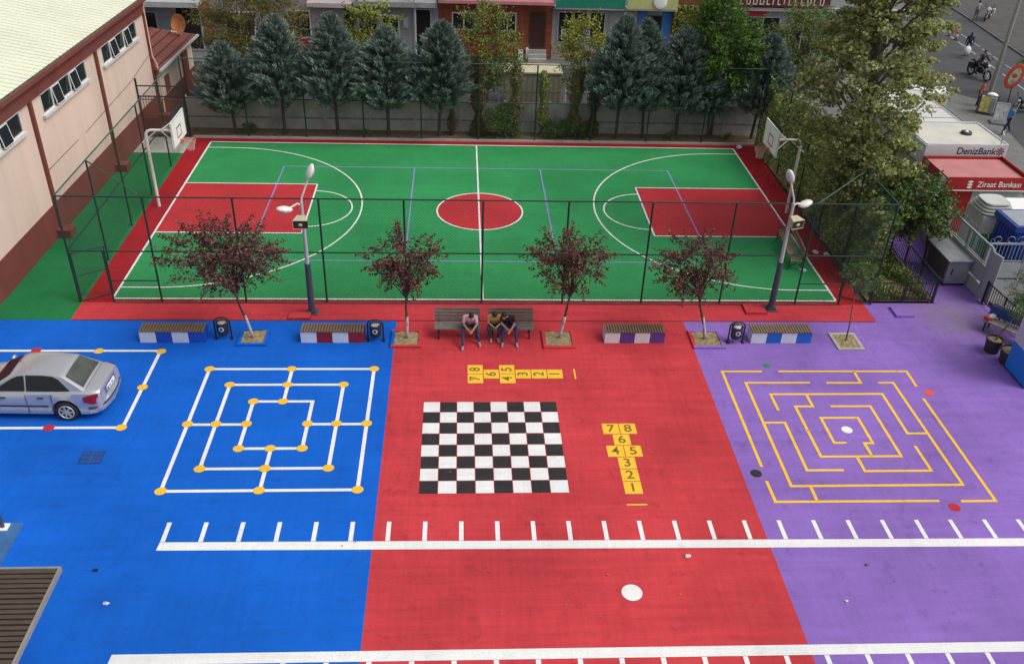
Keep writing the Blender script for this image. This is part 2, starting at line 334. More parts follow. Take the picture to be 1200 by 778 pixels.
mill('painted_mill_board', 'white line mill board with yellow and red dots lying under the silver car',
     [sq2[0]], [(.58, -3.26, 'dot'), (2.52, -3.28, 'dot'), (2.49, -5.2, 'dot'), (2.45, -7.12, 'dot'), (.46, -7.12, 'reddot'), (-1.36, -3.22, 'reddot')])
# maze
segs = [[(21.62, -4.4), (20.33, -4.4), (20.32, -8.98)], [(22.15, -4.4), (26.37, -4.4), (26.34, -5.24)], [(24.63, -4.4), (24.62, -5.03), (23.51, -5.03)],
        [(22.99, -5.02), (20.93, -5.02), (20.91, -9.76), (25.68, -9.76), (25.67, -5.03), (25.19, -5.03)], [(20.95, -7.02), (21.57, -7.02), (21.55, -9.13), (22.59, -9.13)],
        [(21.55, -6.43), (21.55, -5.62), (25.08, -5.62), (25.07, -7.55), (25.63, -7.55)], [(22.67, -5.65), (22.67, -6.24), (22.13, -6.24), (22.14, -8.56), (24.46, -8.56), (24.46, -6.24), (23.22, -6.24)],
        [(23.09, -7.96), (22.73, -7.96), (22.73, -6.8), (23.86, -6.8), (23.86, -7.98), (23.61, -7.98), (23.62, -8.54)], [(23.17, -8.59), (23.17, -9.18), (25.06, -9.18), (25.05, -8.11)],
        [(26.29, -5.85), (26.28, -10.4), (25.32, -10.4)], [(24.75, -10.38), (20.3, -10.36), (20.29, -9.55)], [(21.43, -9.8), (21.43, -10.33)]]
b = MB(); w = .088
for s in segs:
    for i in range(len(s) - 1):
        p, q_ = Vector(s[i]), Vector(s[i + 1]); d = (q_ - p).normalized() * w / 2
        b.stripe(p - (d if i else Vector((0, 0))), q_ + (d if i < len(s) - 2 else Vector((0, 0))), w, .005 + .0006 * (i % 2))
mz = b.build('painted_maze', M['yellow']); tag(mz, 'square maze painted in yellow lines on the purple paving', 'painted maze')
for n, x, y, r, m in (('green_spot', 21.87, -4.08, .12, 'greendot'), ('orange_spot', 26.61, -5.56, .15, 'orange'), ('black_spot', 20.09, -9.24, .155, 'black'), ('red_spot', 25.04, -10.63, .15, 'reddot'), ('white_spot', 23.32, -7.37, .16, 'white')):
    MB().disc(x, y, .008, r).build(n, M[m], mz)
# hopscotch
ink = mat('olive_number_paint', (.22, .13, .012), .8)
def hop(label, org, rz, gap):
    t = thing('painted_hopscotch', label, 'hopscotch', (*org, 0), rz, 'painted hopscotch grids')
    b = MB(); c = .5; g = .012
    cells = [(0, 0, '1'), (0, 1, '2'), (0, 2, '3'), (-.5, 3, '4'), (.5, 3, '5'), (0, 4, '6'), (-.5, 5, '7'), (.5, 5, '8')]
    for cx, j, s in cells:
        x = cx * c; b.poly([(x - c / 2 + g, j * c + g), (x + c / 2 - g, j * c + g), (x + c / 2 - g, (j + 1) * c - g), (x - c / 2 + g, (j + 1) * c - g)], .005)
    b.build('cells', M['yellow'], t)
    MB().poly([(-.27, -gap), (.27, -gap), (.27, -gap + .05), (-.27, -gap + .05)], .005).build('start_line', M['yellow'], t)
    for cx, j, s in cells: text_mesh(s, .46, ink, 'numeral', t, (cx * c, (j + .5) * c, .009), (0, 0, 0), .006)
hop('upright hopscotch grid beside the chessboard, numbered 1 to 8 on yellow squares', (16.6, -10.02), 0, .42)
hop('sideways hopscotch grid between the chessboard and the bench with people, numbers 1 to 8', (15.22, -4.53), R(90), .40)
# long ruler-like white lines
def ruler(name, x0, ya, yb, wid, tx0, up, n):
    b = MB(); xe = 40
    yy = lambda x: ya + (yb - ya) * (x - x0) / (xe - x0)
    b.poly([(x0, yy(x0) - wid / 2), (xe, yy(xe) - wid / 2), (xe, yy(xe) + wid / 2), (x0 + .02, yy(x0) + wid / 2)], .005)
    for k in range(n):
        x = tx0 + .9055 * k; y = yy(x) + (wid / 2 + .012 if up else -wid / 2 - .67)
        b.poly([(x - .055, y), (x + .055, y), (x + .055, y + .66), (x - .055, y + .66)], .005)
    b.build(name, M['white'])['kind'] = 'structure'
ruler('ticked_line', 4.70, -11.70, -12.03, .27, 4.78, True, 38)
ruler('ticked_line', 4.58, -14.95, -15.12, .27, 4.62, False, 38)
MB().disc(16.0, -13.34, .005, .245, n=32).build('white_ground_disc', M['white'])['kind'] = 'structure'

# hatch slabs in the ground
for (lab, x0, x1, y0, y1, m) in (('flat red access slab beside the left street lamp base', 6.2, 6.92, -1.36, -.98, 'red'), ('flat red access slab beside the right street lamp base', 22.05, 22.78, -.92, -.32, 'red'), ('flat purple access slab in front of the garden railing', 27.4, 28.04, -1.12, -.46, 'purple')):
    t = thing('access_slab', lab, 'ground hatch', (0, 0, 0), 0, 'raised access slabs')
    MB().box(x0, x1, y0, y1, 0, .08).build('lid', M[m], t)
    MB().box(x0 - .03, x1 + .03, y0 - .03, y1 + .03, 0, .02).build('rim', M['apron' if m == 'red' else 'purple'], t)
t = thing('drain_grate', 'small blue painted drain grate in the blue paving', 'drain', (2.06, -8.4, 0), 0)
b = MB()
for k in range(9): b.box(-.28, .28, -.23 + k * .055, -.205 + k * .055, .006, .016)
b.box(-.012, .012, -.26, .26, .016, .02); b.build('bars', mat('grate_blue', (.02, .10, .38), .7), t)
MB().box(-.30, .30, -.26, .26, .001, .006).build('pit', mat('grate_dark', (.006, .03, .13), .9), t)

# ------------------------------------------------------------------ school hall (left)
H = thing('school_hall', 'peach and maroon school hall with cream metal roof along the court side', 'building', (-3.61, 0, 0), R(-1.33))
WE = 18.0; WS = -6.0
MB().box(-14, 0, WS, WE, 1.27, 5.25).build('wall', M['pink'], H)
MB().box(-14.0, .03, WS - .03, WE + .03, -.06, 1.27).build('plinth', M['maroon'], H)
MB().box(-14, .10, WS - .1, WE + .1, 5.25, 5.95).build('fascia', M['maroon'], H)
b = MB(); b.box(.06, .34, WS - .2, WE + .35, 5.86, 5.95); b.box(.28, .34, WS - .2, WE + .35, 5.95, 6.02)
b.build('gutter', M['maroon'], H)
b = MB().box(.10, .28, WS - .2, WE + .35, 5.951, 5.985); random.seed(3)
for k in range(170):
    y = random.uniform(WS, WE); b.ball((.19, y, 5.99), random.uniform(.04, .09), random.uniform(.06, .2), random.uniform(.01, .04), 6, 4)
b.build('gutter_moss', M['gutter'], H)
# roof: standing-seam sheets rising away from the court
b = MB(); s = .17
b.add([(.12, WS - .3, 6.0), (.12, WE + .4, 6.0), (-9, WE + .4, 6.0 + 9.12 * s), (-9, WS - .3, 6.0 + 9.12 * s)], [(0, 1, 2, 3)])
b.add([(-9, WS - .3, 6.0 + 9.12 * s), (-9, WE + .4, 6.0 + 9.12 * s), (-18, WE + .4, 6.0), (-18, WS - .3, 6.0)], [(0, 1, 2, 3)])
b.add([(.12, WE + .4, 5.9), (.12, WE + .4, 6.0), (-9, WE + .4, 6.0 + 9.12 * s), (-18, WE + .4, 6.0), (-18, WE + .4, 5.9)], [(0, 1, 2, 3, 4)])
y = WS
while y < WE + .4:
    b.bar((.12, y, 6.012), (-9, y, 6.012 + 9.12 * s), .035, .04, 0)
    b.bar((.12, y + .03, 6.0), (-9, y + .03, 6.0 + 9.12 * s), .022, .012, 1); y += .36
b.build('roof', [M['cream'], mat('roof_groove', (.30, .31, .22), .8)], H)
for y in (-2.0, 4.93, 11.45, 17.92):
    pr = MB().box(.0, .11, y - .09, y + .09, 1.27, 5.3).box(.03, .14, y - .10, y + .10, .3, 1.27).build('pilaster', M['maroon'], H)
    MB().box(.03, .55, y - .38, y + .12, 0, .30, 0).box(.03, .57, y - .40, y + .14, .30, .34, 1).build('footing', [M['maroon'], M['rust']], pr)
def strip_window(y0, y1, z0=4.44, z1=5.22):
    wn = MB(); t_ = .05
    wn.box(-.02, .05, y0, y1, z0, z0 + t_).box(-.02, .05, y0, y1, z1 - t_, z1)
    n = 5; ws = [1.0, .75, 1.05, .75, 1.0]; tot = sum(ws); ys = [y0]
    for a in ws: ys.append(ys[-1] + (y1 - y0) * a / tot)
    for yy in ys: wn.box(-.02, .05, yy - .025 if yy > y0 else yy, yy + .025 if yy < y1 else yy, z0 + t_, z1 - t_)
    wo = wn.build('window', M['upvc'], H)
    MB().box(-.05, .012, y0 + .01, y1 - .01, z0 + .01, z1 - .01).build('pane', M['glass'], wo)
    MB().box(-.02, .14, y0 - .1, y1 + .1, z0 - .10, z0 - .001).build('sill', mat('sill_white', (.6, .58, .55), .6), wo)
    for i in (1, 3):  # tilted open sashes, hinged at the bottom edge
        a, c = ys[i] + .03, ys[i + 1] - .03; s_ = MB()
        for yy in (a, c): s_.bar((.17, yy, z0 + .06), (.06, yy, z1 - .07), .028, .026)
        s_.bar((.17, a, z0 + .06), (.17, c, z0 + .06), .022); s_.bar((.06, a, z1 - .07), (.06, c, z1 - .07), .028)
        so = s_.build('sash', M['upvc'], wo)
        g_ = MB().add([(.165, a, z0 + .07), (.165, c, z0 + .07), (.062, c, z1 - .08), (.062, a, z1 - .08)], [(0, 1, 2, 3)])
        g_.build('sash_pane', M['glass'], wo)
for y0, y1 in ((-5.6, -1.6), (-.55, 4.05), (5.85, 10.25), (12.15, 16.63)): strip_window(y0, y1)
b = MB().tube([(.16, WE - .12, 5.85), (.10, WE - .10, 5.5), (.10, WE - .08, 3.2), (.22, WE + .05, 2.75), (.22, WE + .05, .1)], .045, 8)
b.build('downpipe', M['pink'], H)
b = MB().tube([(.03, 17.7, 3.3), (.02, 15, 2.9), (.02, 9, 2.6)], .008, 5).tube([(.02, 8.2, 2.6), (.03, 5, 2.55)], .008, 5)
b.build('wall_cable', M['blackmetal'], H)

# low annex behind the hall
A = thing('annex_building', 'low annex with rusty red sheet roof behind the school hall', 'building', (-3.12, 18.15, 0), R(-2))
MB().box(-6, 0, 0, 6.0, 0, 2.5).build('wall', M['pink'], A)
MB().box(-6.02, .03, -.03, 6.03, -.06, .9).build('plinth', M['maroon'], A)
b = MB().add([(.28, -.35, 2.55), (.28, 6.3, 2.55), (-6.2, 6.3, 3.35), (-6.2, -.35, 3.35), (.28, -.35, 2.49), (.28, 6.3, 2.49), (-6.2, 6.3, 3.29), (-6.2, -.35, 3.29)], [(0, 1, 2, 3), (4, 7, 6, 5), (0, 4, 5, 1), (3, 2, 6, 7), (0, 3, 7, 4), (1, 5, 6, 2)])
for k in range(9):
    x = .1 - k * .55; zz = 2.55 + (.28 - x) * .8 / 6.48; b.bar((x, -.35, zz + .02), (x, 6.3, zz + .02), .05, .05, 1)
b.build('roof', [M['rust'], mat('seam_dark_red', (.10, .03, .025), .6)], A)
MB().bar((.36, -.4, 2.5), (.36, 6.35, 2.5), .12, .10).build('gutter', M['palemetal'], A)
MB().box(.03, .09, 4.0, 4.9, .0, 2.1).build('door', M['rust'], A); MB().box(.001, .06, 1.0, 1.6, 1.0, 1.8).build('shutter', M['rust'], A)
t = thing('satellite_dish', 'orange rusty satellite dish standing on the far end of the annex roof', 'satellite dish', (-3.25, 23.7, 2.7), R(-15))
b = MB(); n = 24; rings = []
prof = [(.0, 0), (.15, .012), (.3, .045), (.42, .10), (.46, .125), (.42, .09), (.3, .035), (.15, 0.0), (.0, -.012)]
b.lathe([(max(r, .001), zz) for r, zz in prof], n=24); b.xf(Matrix.Translation((0, 0, .55)) @ Matrix.Rotation(R(72), 4, 'X') @ Matrix.Diagonal((1, 1.15, 1, 1)))
b.build('reflector', mat('orange_dish', (.48, .18, .06), .55, scale=3, var=.3, dirt=((.30, .10, .04), .6)), t, smooth=True)
MB().tube([(0, .05, 0), (0, .05, .55)], .025, 8).tube([(0, 0, .15), (-.25, -.45, .25)], .015, 6).ball((-.25, -.45, .28), .05).build('mast', M['whitemetal'], t)
# gate between the hall and the court's far corner
t = thing('barred_gate', 'dark barred metal gate between the school hall and the far left court corner', 'gate', (-3.2, 15.3, 0), 0)
fr = MB().tube([(0, 0, 0), (0, 0, 2.9)], .04).tube([(2.1, 0, 0), (2.1, 0, 2.6)], .04).bar((0, 0, 2.55), (2.1, 0, 2.55), .05).bar((0, 0, 2.05), (2.1, 0, 2.05), .05).bar((0, 0, .15), (2.1, 0, .15), .05).build('frame', M['blackmetal'], t)
for (a, c) in ((.06, 1.02), (1.08, 2.04)):
    b = MB()
    k = a
    while k < c: b.bar((k, 0, .15), (k, 0, 2.0), .022); k += .13
    b.bar((a, 0, 1.9), (c, 0, 1.9), .04).bar((a, 0, 1.0), (c, 0, 1.0), .04).bar((a, 0, .25), (c, 0, .25), .04)
    b.box(a, c, .02, .03, .25, .95); b.build('gate_leaf', M['maroon'], t)

# ------------------------------------------------------------------ fences
def netting(b, p, q, z0, z1, s=.075, w=.0045, m=0):
    """woven diamond wire between p and q (ground points), real wires"""
    p, q = Vector((*p, 0)), Vector((*q, 0)); L_ = (q - p).length; d = (q - p).normalized(); nrm = Vector((-d.y, d.x, 0)); H_ = z1 - z0
    for sgn in (1, -1):
        k = -H_ if sgn > 0 else 0
        while k < (L_ if sgn > 0 else L_ + H_):
            u0, v0 = (k, 0); u1, v1 = (k + sgn * H_, H_)
            if sgn > 0:
                if u0 < 0: v0 = -u0; u0 = 0
                if u1 > L_: v1 -= (u1 - L_); u1 = L_
            else:
                if u0 > L_: v0 = u0 - L_; u0 = L_
                if u1 < 0: v1 += u1; u1 = 0
            if v1 - v0 > .02:
                a = p + d * u0 + Vector((0, 0, z0 + v0)); c = p + d * u1 + Vector((0, 0, z0 + v1))
                t_ = (c - a).normalized(); r = t_.cross(nrm) * w / 2; n2 = nrm * w / 2
                b.add([a - r, a + r, a + n2, c - r, c + r, c + n2], [(0, 1, 4, 3), (1, 2, 5, 4), (2, 0, 3, 5)], m)
            k += s * 1.414
WIRE = mat('green_wire', (.02, .06, .045), .5)
FH = 3.94
def fence(name, label, p, q, posts, h=FH, mid=1.97, net0=.06, gate_gap=None, low=None, top='midgreen', nets=None):
    t = thing(name, label, 'fence')
    P_, Q_ = Vector((*p, 0)), Vector((*q, 0)); d = (Q_ - P_).normalized(); L_ = (Q_ - P_).length
    pos = lambda s_, z_: P_ + d * s_ + Vector((0, 0, z_))
    for s_ in posts: MB().tube([pos(s_, 0), pos(s_, h)], .035, 8).build('post', M['dkgreen'], t, smooth=True, sharp=50)
    MB().tube([pos(0, h), pos(L_, h)], .026, 6).build('rail', M[top], t)
    MB().tube([pos(0, mid), pos(L_, mid)], .026, 6).build('rail', M['dkgreen'], t)
    b = MB()
    for (s0, s1, z0, z1) in (nets or [(0, L_, net0, h)]):
        a, c = pos(s0, 0), pos(s1, 0); netting(b, (a.x, a.y), (c.x, c.y), z0, z1)
    b.build('wire_mesh', WIRE, t)
    return t, pos
fx = [-1.02, 1.74, 4.6, 7.37, 10.14, 12.75, 15.60, 18.41, 21.24, 23.99, 26.78]
F, pos = fence('court_fence', 'green wire mesh fence on the near side of the court facing the benches', (-1.02, -.23), (26.78, -.23), [x + 1.02 for x in fx], top='dkgreen',
               nets=[(0, 1.1, 1.97, FH), (1.1, 26.62, .06, FH), (26.62, 27.8, 1.97, FH)])
for x in (.12, 25.6): MB().tube([(x, -.23, 0), (x, -.23, 1.97)], .035, 8).build('post', M['dkgreen'], F)
MB().tube([(.12, -.23, .85), (1.74, -.23, .85)], .022, 6).build('rail', M['dkgreen'], F)
MB().tube([(23.99, -.23, .85), (25.6, -.23, .85)], .022, 6).build('rail', M['dkgreen'], F)
MB().tube([(-1.0, 2.75, FH), (1.74, -.23, FH)], .026, 6).build('brace', M['midgreen'], F)
MB().tube([(26.85, 2.75, FH), (23.99, -.23, FH)], .026, 6).build('brace', M['midgreen'], F)
# open gate leaf
def gate_leaf(org, ang, lab, h=1.85, w=1.05):
    g = thing('gate_leaf', lab, 'gate', (*org, 0), ang)
    b = MB()
    for a, c in (((0, .05), (0, h)), ((w, .05), (w, h)), ((0, .05), (w, .05)), ((0, h), (w, h)), ((0, 1.0), (w, 1.0))): b.tube([(a[0], 0, a[1]), (c[0], 0, c[1])], .022, 6)
    b.build('frame', M['dkgreen'], g)
    b = MB(); netting(b, (0, 0), (w, 0), .05, h); b.build('wire_mesh', WIRE, g)
gate_leaf((-.97, -.2), R(32), 'half open mesh gate leaf in the near left corner of the court fence')
gate_leaf((26.72, -.2), R(150), 'half open mesh gate leaf in the near right corner of the court fence')
LP = [2.98, 5.9, 8.8, 11.9, 15.6]
fence('court_fence', 'green wire mesh fence between the court and the school hall', (-1.02, -.17), (-1.10, 15.4), LP)
BP = [.0, 2.8, 5.6, 8.4, 11.2, 14.0, 16.8, 19.6, 22.4, 25.2, 28.0]
fence('court_fence', 'green wire mesh fence on the far side of the court in front of the cypresses', (-1.10, 15.42), (26.9, 15.42), [s_ for s_ in BP if s_ > 0], h=3.85)
fence('court_fence', 'green wire mesh fence on the right side of the court overgrown by ivy', (26.82, -.17), (26.92, 15.36), LP[:-1] + [15.4])

# ------------------------------------------------------------------ basketball hoops
def hoop(lab, x, y, s, bx):
    """post at x, board plane at bx (world), s=+1 board to the right of the post"""
    t = thing('basketball_hoop', lab, 'basketball hoop', (x, y, 0), 0, 'basketball hoops')
    L_ = abs(bx - x)
    b = MB().tube([(0, 0, 0), (0, 0, 1.0), (0, 0, 2.98), (.03 * s, 0, 3.15), (.10 * s, 0, 3.24), (.22 * s, 0, 3.28), (s * (L_ - .35), 0, 3.28)], [.065, .065, .06, .06, .06, .055, .055], 12)
    b.build('post', M['whitemetal'], t, smooth=True, sharp=60)
    for yy in (-.55, .55):
        MB().tube([(s * (L_ - .7), 0, 3.28), (s * (L_ - .05), yy, 3.68)], .022, 6).tube([(s * (L_ - .7), 0, 3.26), (s * (L_ - .05), yy, 2.98)], .022, 6).build('strut', M['whitemetal'], t)
    MB().tube([(-.2 * s, 0, 2.75), (s * .45, 0, 3.25)], .028, 6).build('strut', M['whitemetal'], t)
    bd = MB().box(s * L_ - .02, s * L_ + .02, -.92, .92, 2.84, 3.89).build('backboard', M['board'], t)
    f = s * L_ + s * .024; w = .05; b = MB()
    for (a0, a1, c0, c1) in ((-.3, .3, 3.04, 3.04 + w), (-.3, .3, 3.44, 3.44 + w), (-.3, -.3 + w, 3.04 + w, 3.44), (.3 - w, .3, 3.04 + w, 3.44)):
        b.add([(f, a0, c0), (f, a1, c0), (f, a1, c1), (f, a0, c1)], [(0, 1, 2, 3)])
    b.build('target_square', M['blackmark'], bd)
    b = MB(); e = .03
    for (a0, a1, c0, c1) in ((-.92, .92, 2.84, 2.84 + e), (-.92, .92, 3.89 - e, 3.89), (-.92, -.92 + e, 2.84 + e, 3.89 - e), (.92 - e, .92, 2.84 + e, 3.89 - e)):
        b.box(min(f, f + s * .01), max(f, f + s * .01), a0, a1, c0, c1)
    b.build('board_edge', M['palemetal'], bd)
    rc = s * (L_ + .38); pts = [(rc + .23 * math.cos(2 * math.pi * k / 24), .23 * math.sin(2 * math.pi * k / 24), 2.90) for k in range(25)]
    r_ = MB().tube(pts, .016, 6).box(min(s * L_, s * (L_ + .16)), max(s * L_, s * (L_ + .16)), -.07, .07, 2.87, 2.93).tube([(s * L_, -.06, 2.74), (s * (L_ + .2), -.1, 2.89)], .01, 5).tube([(s * L_, .06, 2.74), (s * (L_ + .2), .1, 2.89)], .01, 5).build('rim', M['orangemetal'], t)
    b = MB()
    for k in range(12):
        for sg in (1, -1):
            path = []
            for j in range(5):
                a = 2 * math.pi * (k + sg * j * .5) / 12; rr = (.23, .19, .155, .135, .13)[j]; path.append((rc + rr * math.cos(a), rr * math.sin(a), 2.89 - j * .10))
            b.tube(path, .006, 4, caps=False)
    b.build('net', M['net'], t)
hoop('white basketball hoop on the hall side of the court', -.48, 7.55, 1, .83)
hoop('white basketball hoop on the ivy side of the court', 26.06, 7.48, -1, 24.78)
# cables
# ------------------------------------------------------------------ street lamps
def street_lamp(lab, x, y, a):
    t = thing('street_lamp', lab, 'street lamp', (x, y, 0), a, 'double headed court lamps')
    MB().box(-.2, .2, -.2, .2, 0, .03).box(-.13, .13, -.13, .13, .03, .12).build('base_plate', M['greymetal'], t)
    MB().tube([(0, 0, .03), (0, 0, 1.9)], [.12, .10], 12).build('lower_column', M['greymetal'], t, smooth=True, sharp=60)
    MB().tube([(0, 0, 1.9), (0, 0, 4.1)], [.07, .05], 12).build('upper_column', M['palemetal'], t, smooth=True, sharp=60)
    for pts, hd in (([(0, 0, 4.05), (.02, 0, 4.25), (.30, .1, 4.95)], ((.34, .12, 5.1), 68)), ([(0, 0, 4.0), (-.12, -.05, 4.08), (-.35, -.2, 3.99)], ((-.5, -.27, 3.98), 12))):
        MB().tube(pts, .03, 8).build('arm', M['whitemetal'], t)
        c, tilt = hd; b = MB().ball((0, 0, 0), .27, .16, .10, 18, 10)
        dirv = (Vector(c) - Vector(pts[-1])); ang = math.atan2(dirv.y, dirv.x)
        b.xf(Matrix.Translation(c) @ Matrix.Rotation(ang, 4, 'Z') @ Matrix.Rotation(-R(tilt), 4, 'Y'))
        hh = b.build('lamp_head', M['lamp'], t, smooth=True)
        b = MB().ball((0, 0, -.045), .2, .14, .09, 14, 8); b.xf(Matrix.Translation(c) @ Matrix.Rotation(ang, 4, 'Z') @ Matrix.Rotation(-R(tilt), 4, 'Y'))
        b.build('lamp_glass', mat('lamp_glass', (.45, .47, .48), .15), hh, smooth=True)
    return t
def speaker_box(lab, x, y, z, rz):
    t = thing('horn_speaker', lab, 'loudspeaker', (x, y, z), rz, 'beige horn loudspeakers on the lamp posts')
    b = MB().add([(-.13, .05, .02), (.13, .05, .02), (.13, .05, .26), (-.13, .05, .26), (-.24, -.26, -.09), (.24, -.26, -.09), (.24, -.26, .2), (-.24, -.26, .2)], [(0, 1, 2, 3), (0, 4, 5, 1), (1, 5, 6, 2), (2, 6, 7, 3), (3, 7, 4, 0)])
    b.build('horn', M['beige'], t)
    MB().box(-.21, .21, -.25, -.245, -.06, .17).build('opening', M['slatdark'], t)
    MB().ball((0, -.22, .05), .09, .05, .07).build('driver', M['beige'], t)
street_lamp('left double headed street lamp beside the blue and red bench boxes', 6.94, -.87, 0)
street_lamp('right double headed street lamp in front of the court bench', 23.03, -.56, R(178))
for o in [o for o in bpy.data.objects if o.name.startswith('street_lamp.001')]: o.rotation_euler = (0, 0, R(178))
speaker_box('beige horn loudspeaker on the left street lamp', 6.90, -.97, 3.42, 0)
speaker_box('beige horn loudspeaker on the right street lamp', 23.12, -.66, 3.42, R(20))

# ------------------------------------------------------------------ bench boxes, bins, benches, tree pits
def bench_box(lab, x0, x1, ca, cb, top):
    t = thing('bench_box', lab, 'bench', ((x0 + x1) / 2, -2.52, 0), 0, 'painted box benches with slatted tops')
    w = x1 - x0; h = .40; b = MB(); n = 4
    for k in range(n):
        a = -w / 2 + w * k / n; b.box(a, a + w / n, -.24, .24, 0, h, k % 2)
    b.build('base', [ca, cb], t)
    MB().box(-w / 2 + .02, w / 2 - .02, -.22, .22, h, h + .012).build('slot_board', M['slatdark'], t)
    b = MB(); k = -w / 2; step = w / 22
    for i in range(22):
        a = -w / 2 + i * step; b.box(a + .012, a + step - .018, -.27, .27, h + .012, h + .05)
    b.build('slats', M['slat'], t)
bench_box('white and dark blue box bench with slatted top nearest the school hall', 1.73, 3.78, M['bwhite'], M['bblue'], 0)
bench_box('white and dark red box bench with slatted top on the blue paving', 6.84, 8.88, M['bwhite'], M['bred'], 0)
bench_box('white and purple box bench with slatted top on the red paving', 16.77, 18.77, M['bwhite'], M['bpurp'], 0)
bench_box('white and bright blue box bench with slatted top on the purple paving', 21.7, 23.74, M['bwhite'], M['bblue2'], 0)

def litter_bin(lab, x, y):
    t = thing('litter_bin', lab, 'litter bin', (x, y, 0), 0, 'black swing litter bins')
    b = MB()
    for xx in (-.25, .25): b.tube([(xx, 0, 0), (xx, 0, .62)], .028, 8)
    b.tube([(.25 * math.cos(math.pi * k / 12), 0, .62 + .17 * math.sin(math.pi * k / 12)) for k in range(13)], .028, 8)
    b.box(-.30, -.20, -.10, .10, 0, .015).box(.20, .30, -.10, .10, 0, .015)
    b.build('frame', M['blackmetal'], t)
    b = MB(); prof = [(.14, .16), (.185, .22), (.20, .60), (.20, .62), (.18, .62), (.17, .3)]; b.lathe(prof, n=20, sy=.85)
    b.build('bucket', mat('bin_charcoal', (.035, .037, .042), .4, var=.3, scale=9), t, smooth=True, sharp=50)
    b = MB(); n = 24
    for k in range(n):
        a0, a1 = 2 * math.pi * k / n, 2 * math.pi * (k + 1) / n
        q_ = []
        for a, r in ((a0, .05), (a0, .085), (a1, .085), (a1, .05)):
            xx = r * math.cos(a); q_.append((xx, -.85 * math.sqrt(.20 ** 2 - xx * xx) - .004, .44 + r * math.sin(a)))
        b.add(q_, [(0, 1, 2, 3)])
    b.build('emblem', mat('bin_emblem_white', (.65, .67, .72), .5), t)
    MB().ball((-.02, -.02, .60), .13, .11, .06, 10, 6).ball((.08, .03, .60), .07, .07, .05, 8, 5).build('rubbish', mat('bin_bag', (.5, .45, .4), .6, var=.5, scale=14), t)
litter_bin('black litter bin beside the white and dark blue box bench', 4.32, -2.50)
litter_bin('black litter bin beside the white and dark red box bench', 9.24, -2.62)
litter_bin('black litter bin beside the white and bright blue box bench', 21.18, -2.70)

def slat_bench(lab, x0, x1, y=-2.1, rz=0, grp='grey slatted park benches', mats=None, loc=None):
    w = x1 - x0; m = mats or M['greyslat']
    t = thing('park_bench', lab, 'bench', loc or ((x0 + x1) / 2, y, 0), rz, grp)
    b = MB()
    for k in range(4): b.box(-w / 2, w / 2, -.47 + k * .115, -.47 + k * .115 + .10, .395, .43)
    b.build('seat', m, t)
    b = MB()
    for k in range(4): b.box(-w / 2, w / 2, .0 + k * .025, .03 + k * .025, .465 + k * .112, .56 + k * .112)
    b.build('backrest', m, t)
    for sx in (-1, 1):
        xx = sx * (w / 2 - .14)
        for yy, z1 in ((-.42, .395), (-.03, .395)): MB().box(xx - .025, xx + .025, yy - .02, yy + .03, 0, z1).build('leg', M['blackmetal'], t)
        MB().box(xx - .02, xx + .02, -.40, -.04, .36, .394).bar((xx, .02, .39), (xx, .12, .9), .04, .03).build('bracket', M['blackmetal'], t)
    return t
slat_bench('left grey slatted bench with the man in the pink shirt on its right end', 11.15, 12.66)
slat_bench('right grey slatted bench with two men sitting on it', 12.93, 14.42)
# bench inside the court on the right
t = thing('court_bench', 'wooden bench with ornate black iron ends on the right edge of the court', 'bench', (25.12, 3.55, 0), R(-96), 'benches')
b = MB()
for k in range(4): b.box(-1.35, 1.35, -.42 + k * .11, -.33 + k * .11, .42, .45)
b.build('seat', flat('tan_slat', (.26, .20, .11), var=.3), t)
b = MB()
for k in range(2): b.box(-1.35, 1.35, .06 + k * .04, .09 + k * .04, .55 + k * .15, .66 + k * .15)
b.build('backrest', flat('tan_slat_back', (.28, .21, .12), var=.3), t)
for sx in (-1.2, 1.2):
    b = MB().tube([(sx, -.48, 0), (sx, -.40, .15), (sx, -.46, .30), (sx, -.38, .42)], .025, 8).tube([(sx, .14, 0), (sx, .02, .18), (sx, .06, .42), (sx, .16, .9)], .025, 8).tube([(sx, -.40, .15), (sx, -.18, .25), (sx, .02, .18)], .02, 8).tube([(sx, -.42, .42), (sx, -.44, .62), (sx, -.30, .66), (sx, .1, .62)], .02, 8).tube([(sx, -.38, .42), (sx, .06, .42)], .02, 6)
    b.build('iron_end', M['blackmetal'], t)
def pit(x0, x1, y0, y1, ca, cb, lab, ground=None, rough=False):
    t = thing('tree_pit', lab, 'tree pit', ((x0 + x1) / 2, (y0 + y1) / 2, 0), 0, 'square tree pits')
    w, d = (x1 - x0) / 2, (y1 - y0) / 2; e = .11; h = .07 if not rough else .04
    b = MB().box(-w, w, -d, -d + e, 0, h, 1).box(-w, -w + e, -d + e, d - e, 0, h, 0).box(w - e, w, -d + e, d - e, 0, h, 1).box(-w, w, d - e, d, 0, h, 1)
    b.build('kerb', [ca, cb], t)
    b = MB(); n = 10; random.seed(int(x0 * 10))
    zz = [[.02 + random.uniform(0, .035) for _ in range(n + 1)] for _ in range(n + 1)]
    for i in range(n):
        for j in range(n):
            X0, X1 = -w + e + (2 * w - 2 * e) * i / n, -w + e + (2 * w - 2 * e) * (i + 1) / n; V0, V1 = -d + e + (2 * d - 2 * e) * j / n, -d + e + (2 * d - 2 * e) * (j + 1) / n
            b.add([(X0, V0, zz[i][j]), (X1, V0, zz[i + 1][j]), (X1, V1, zz[i + 1][j + 1]), (X0, V1, zz[i][j + 1])], [(0, 1, 2, 3)])
    b.build('soil', M['sand'], t)
pit(4.80, 5.76, -2.98, -1.98, M['blue'], M['blue'], 'sandy tree pit with blue kerb on the blue paving')
pit(9.74, 10.74, -3.08, -2.05, M['blue'], M['red'], 'sandy tree pit with blue and red kerb on the blue and red boundary')
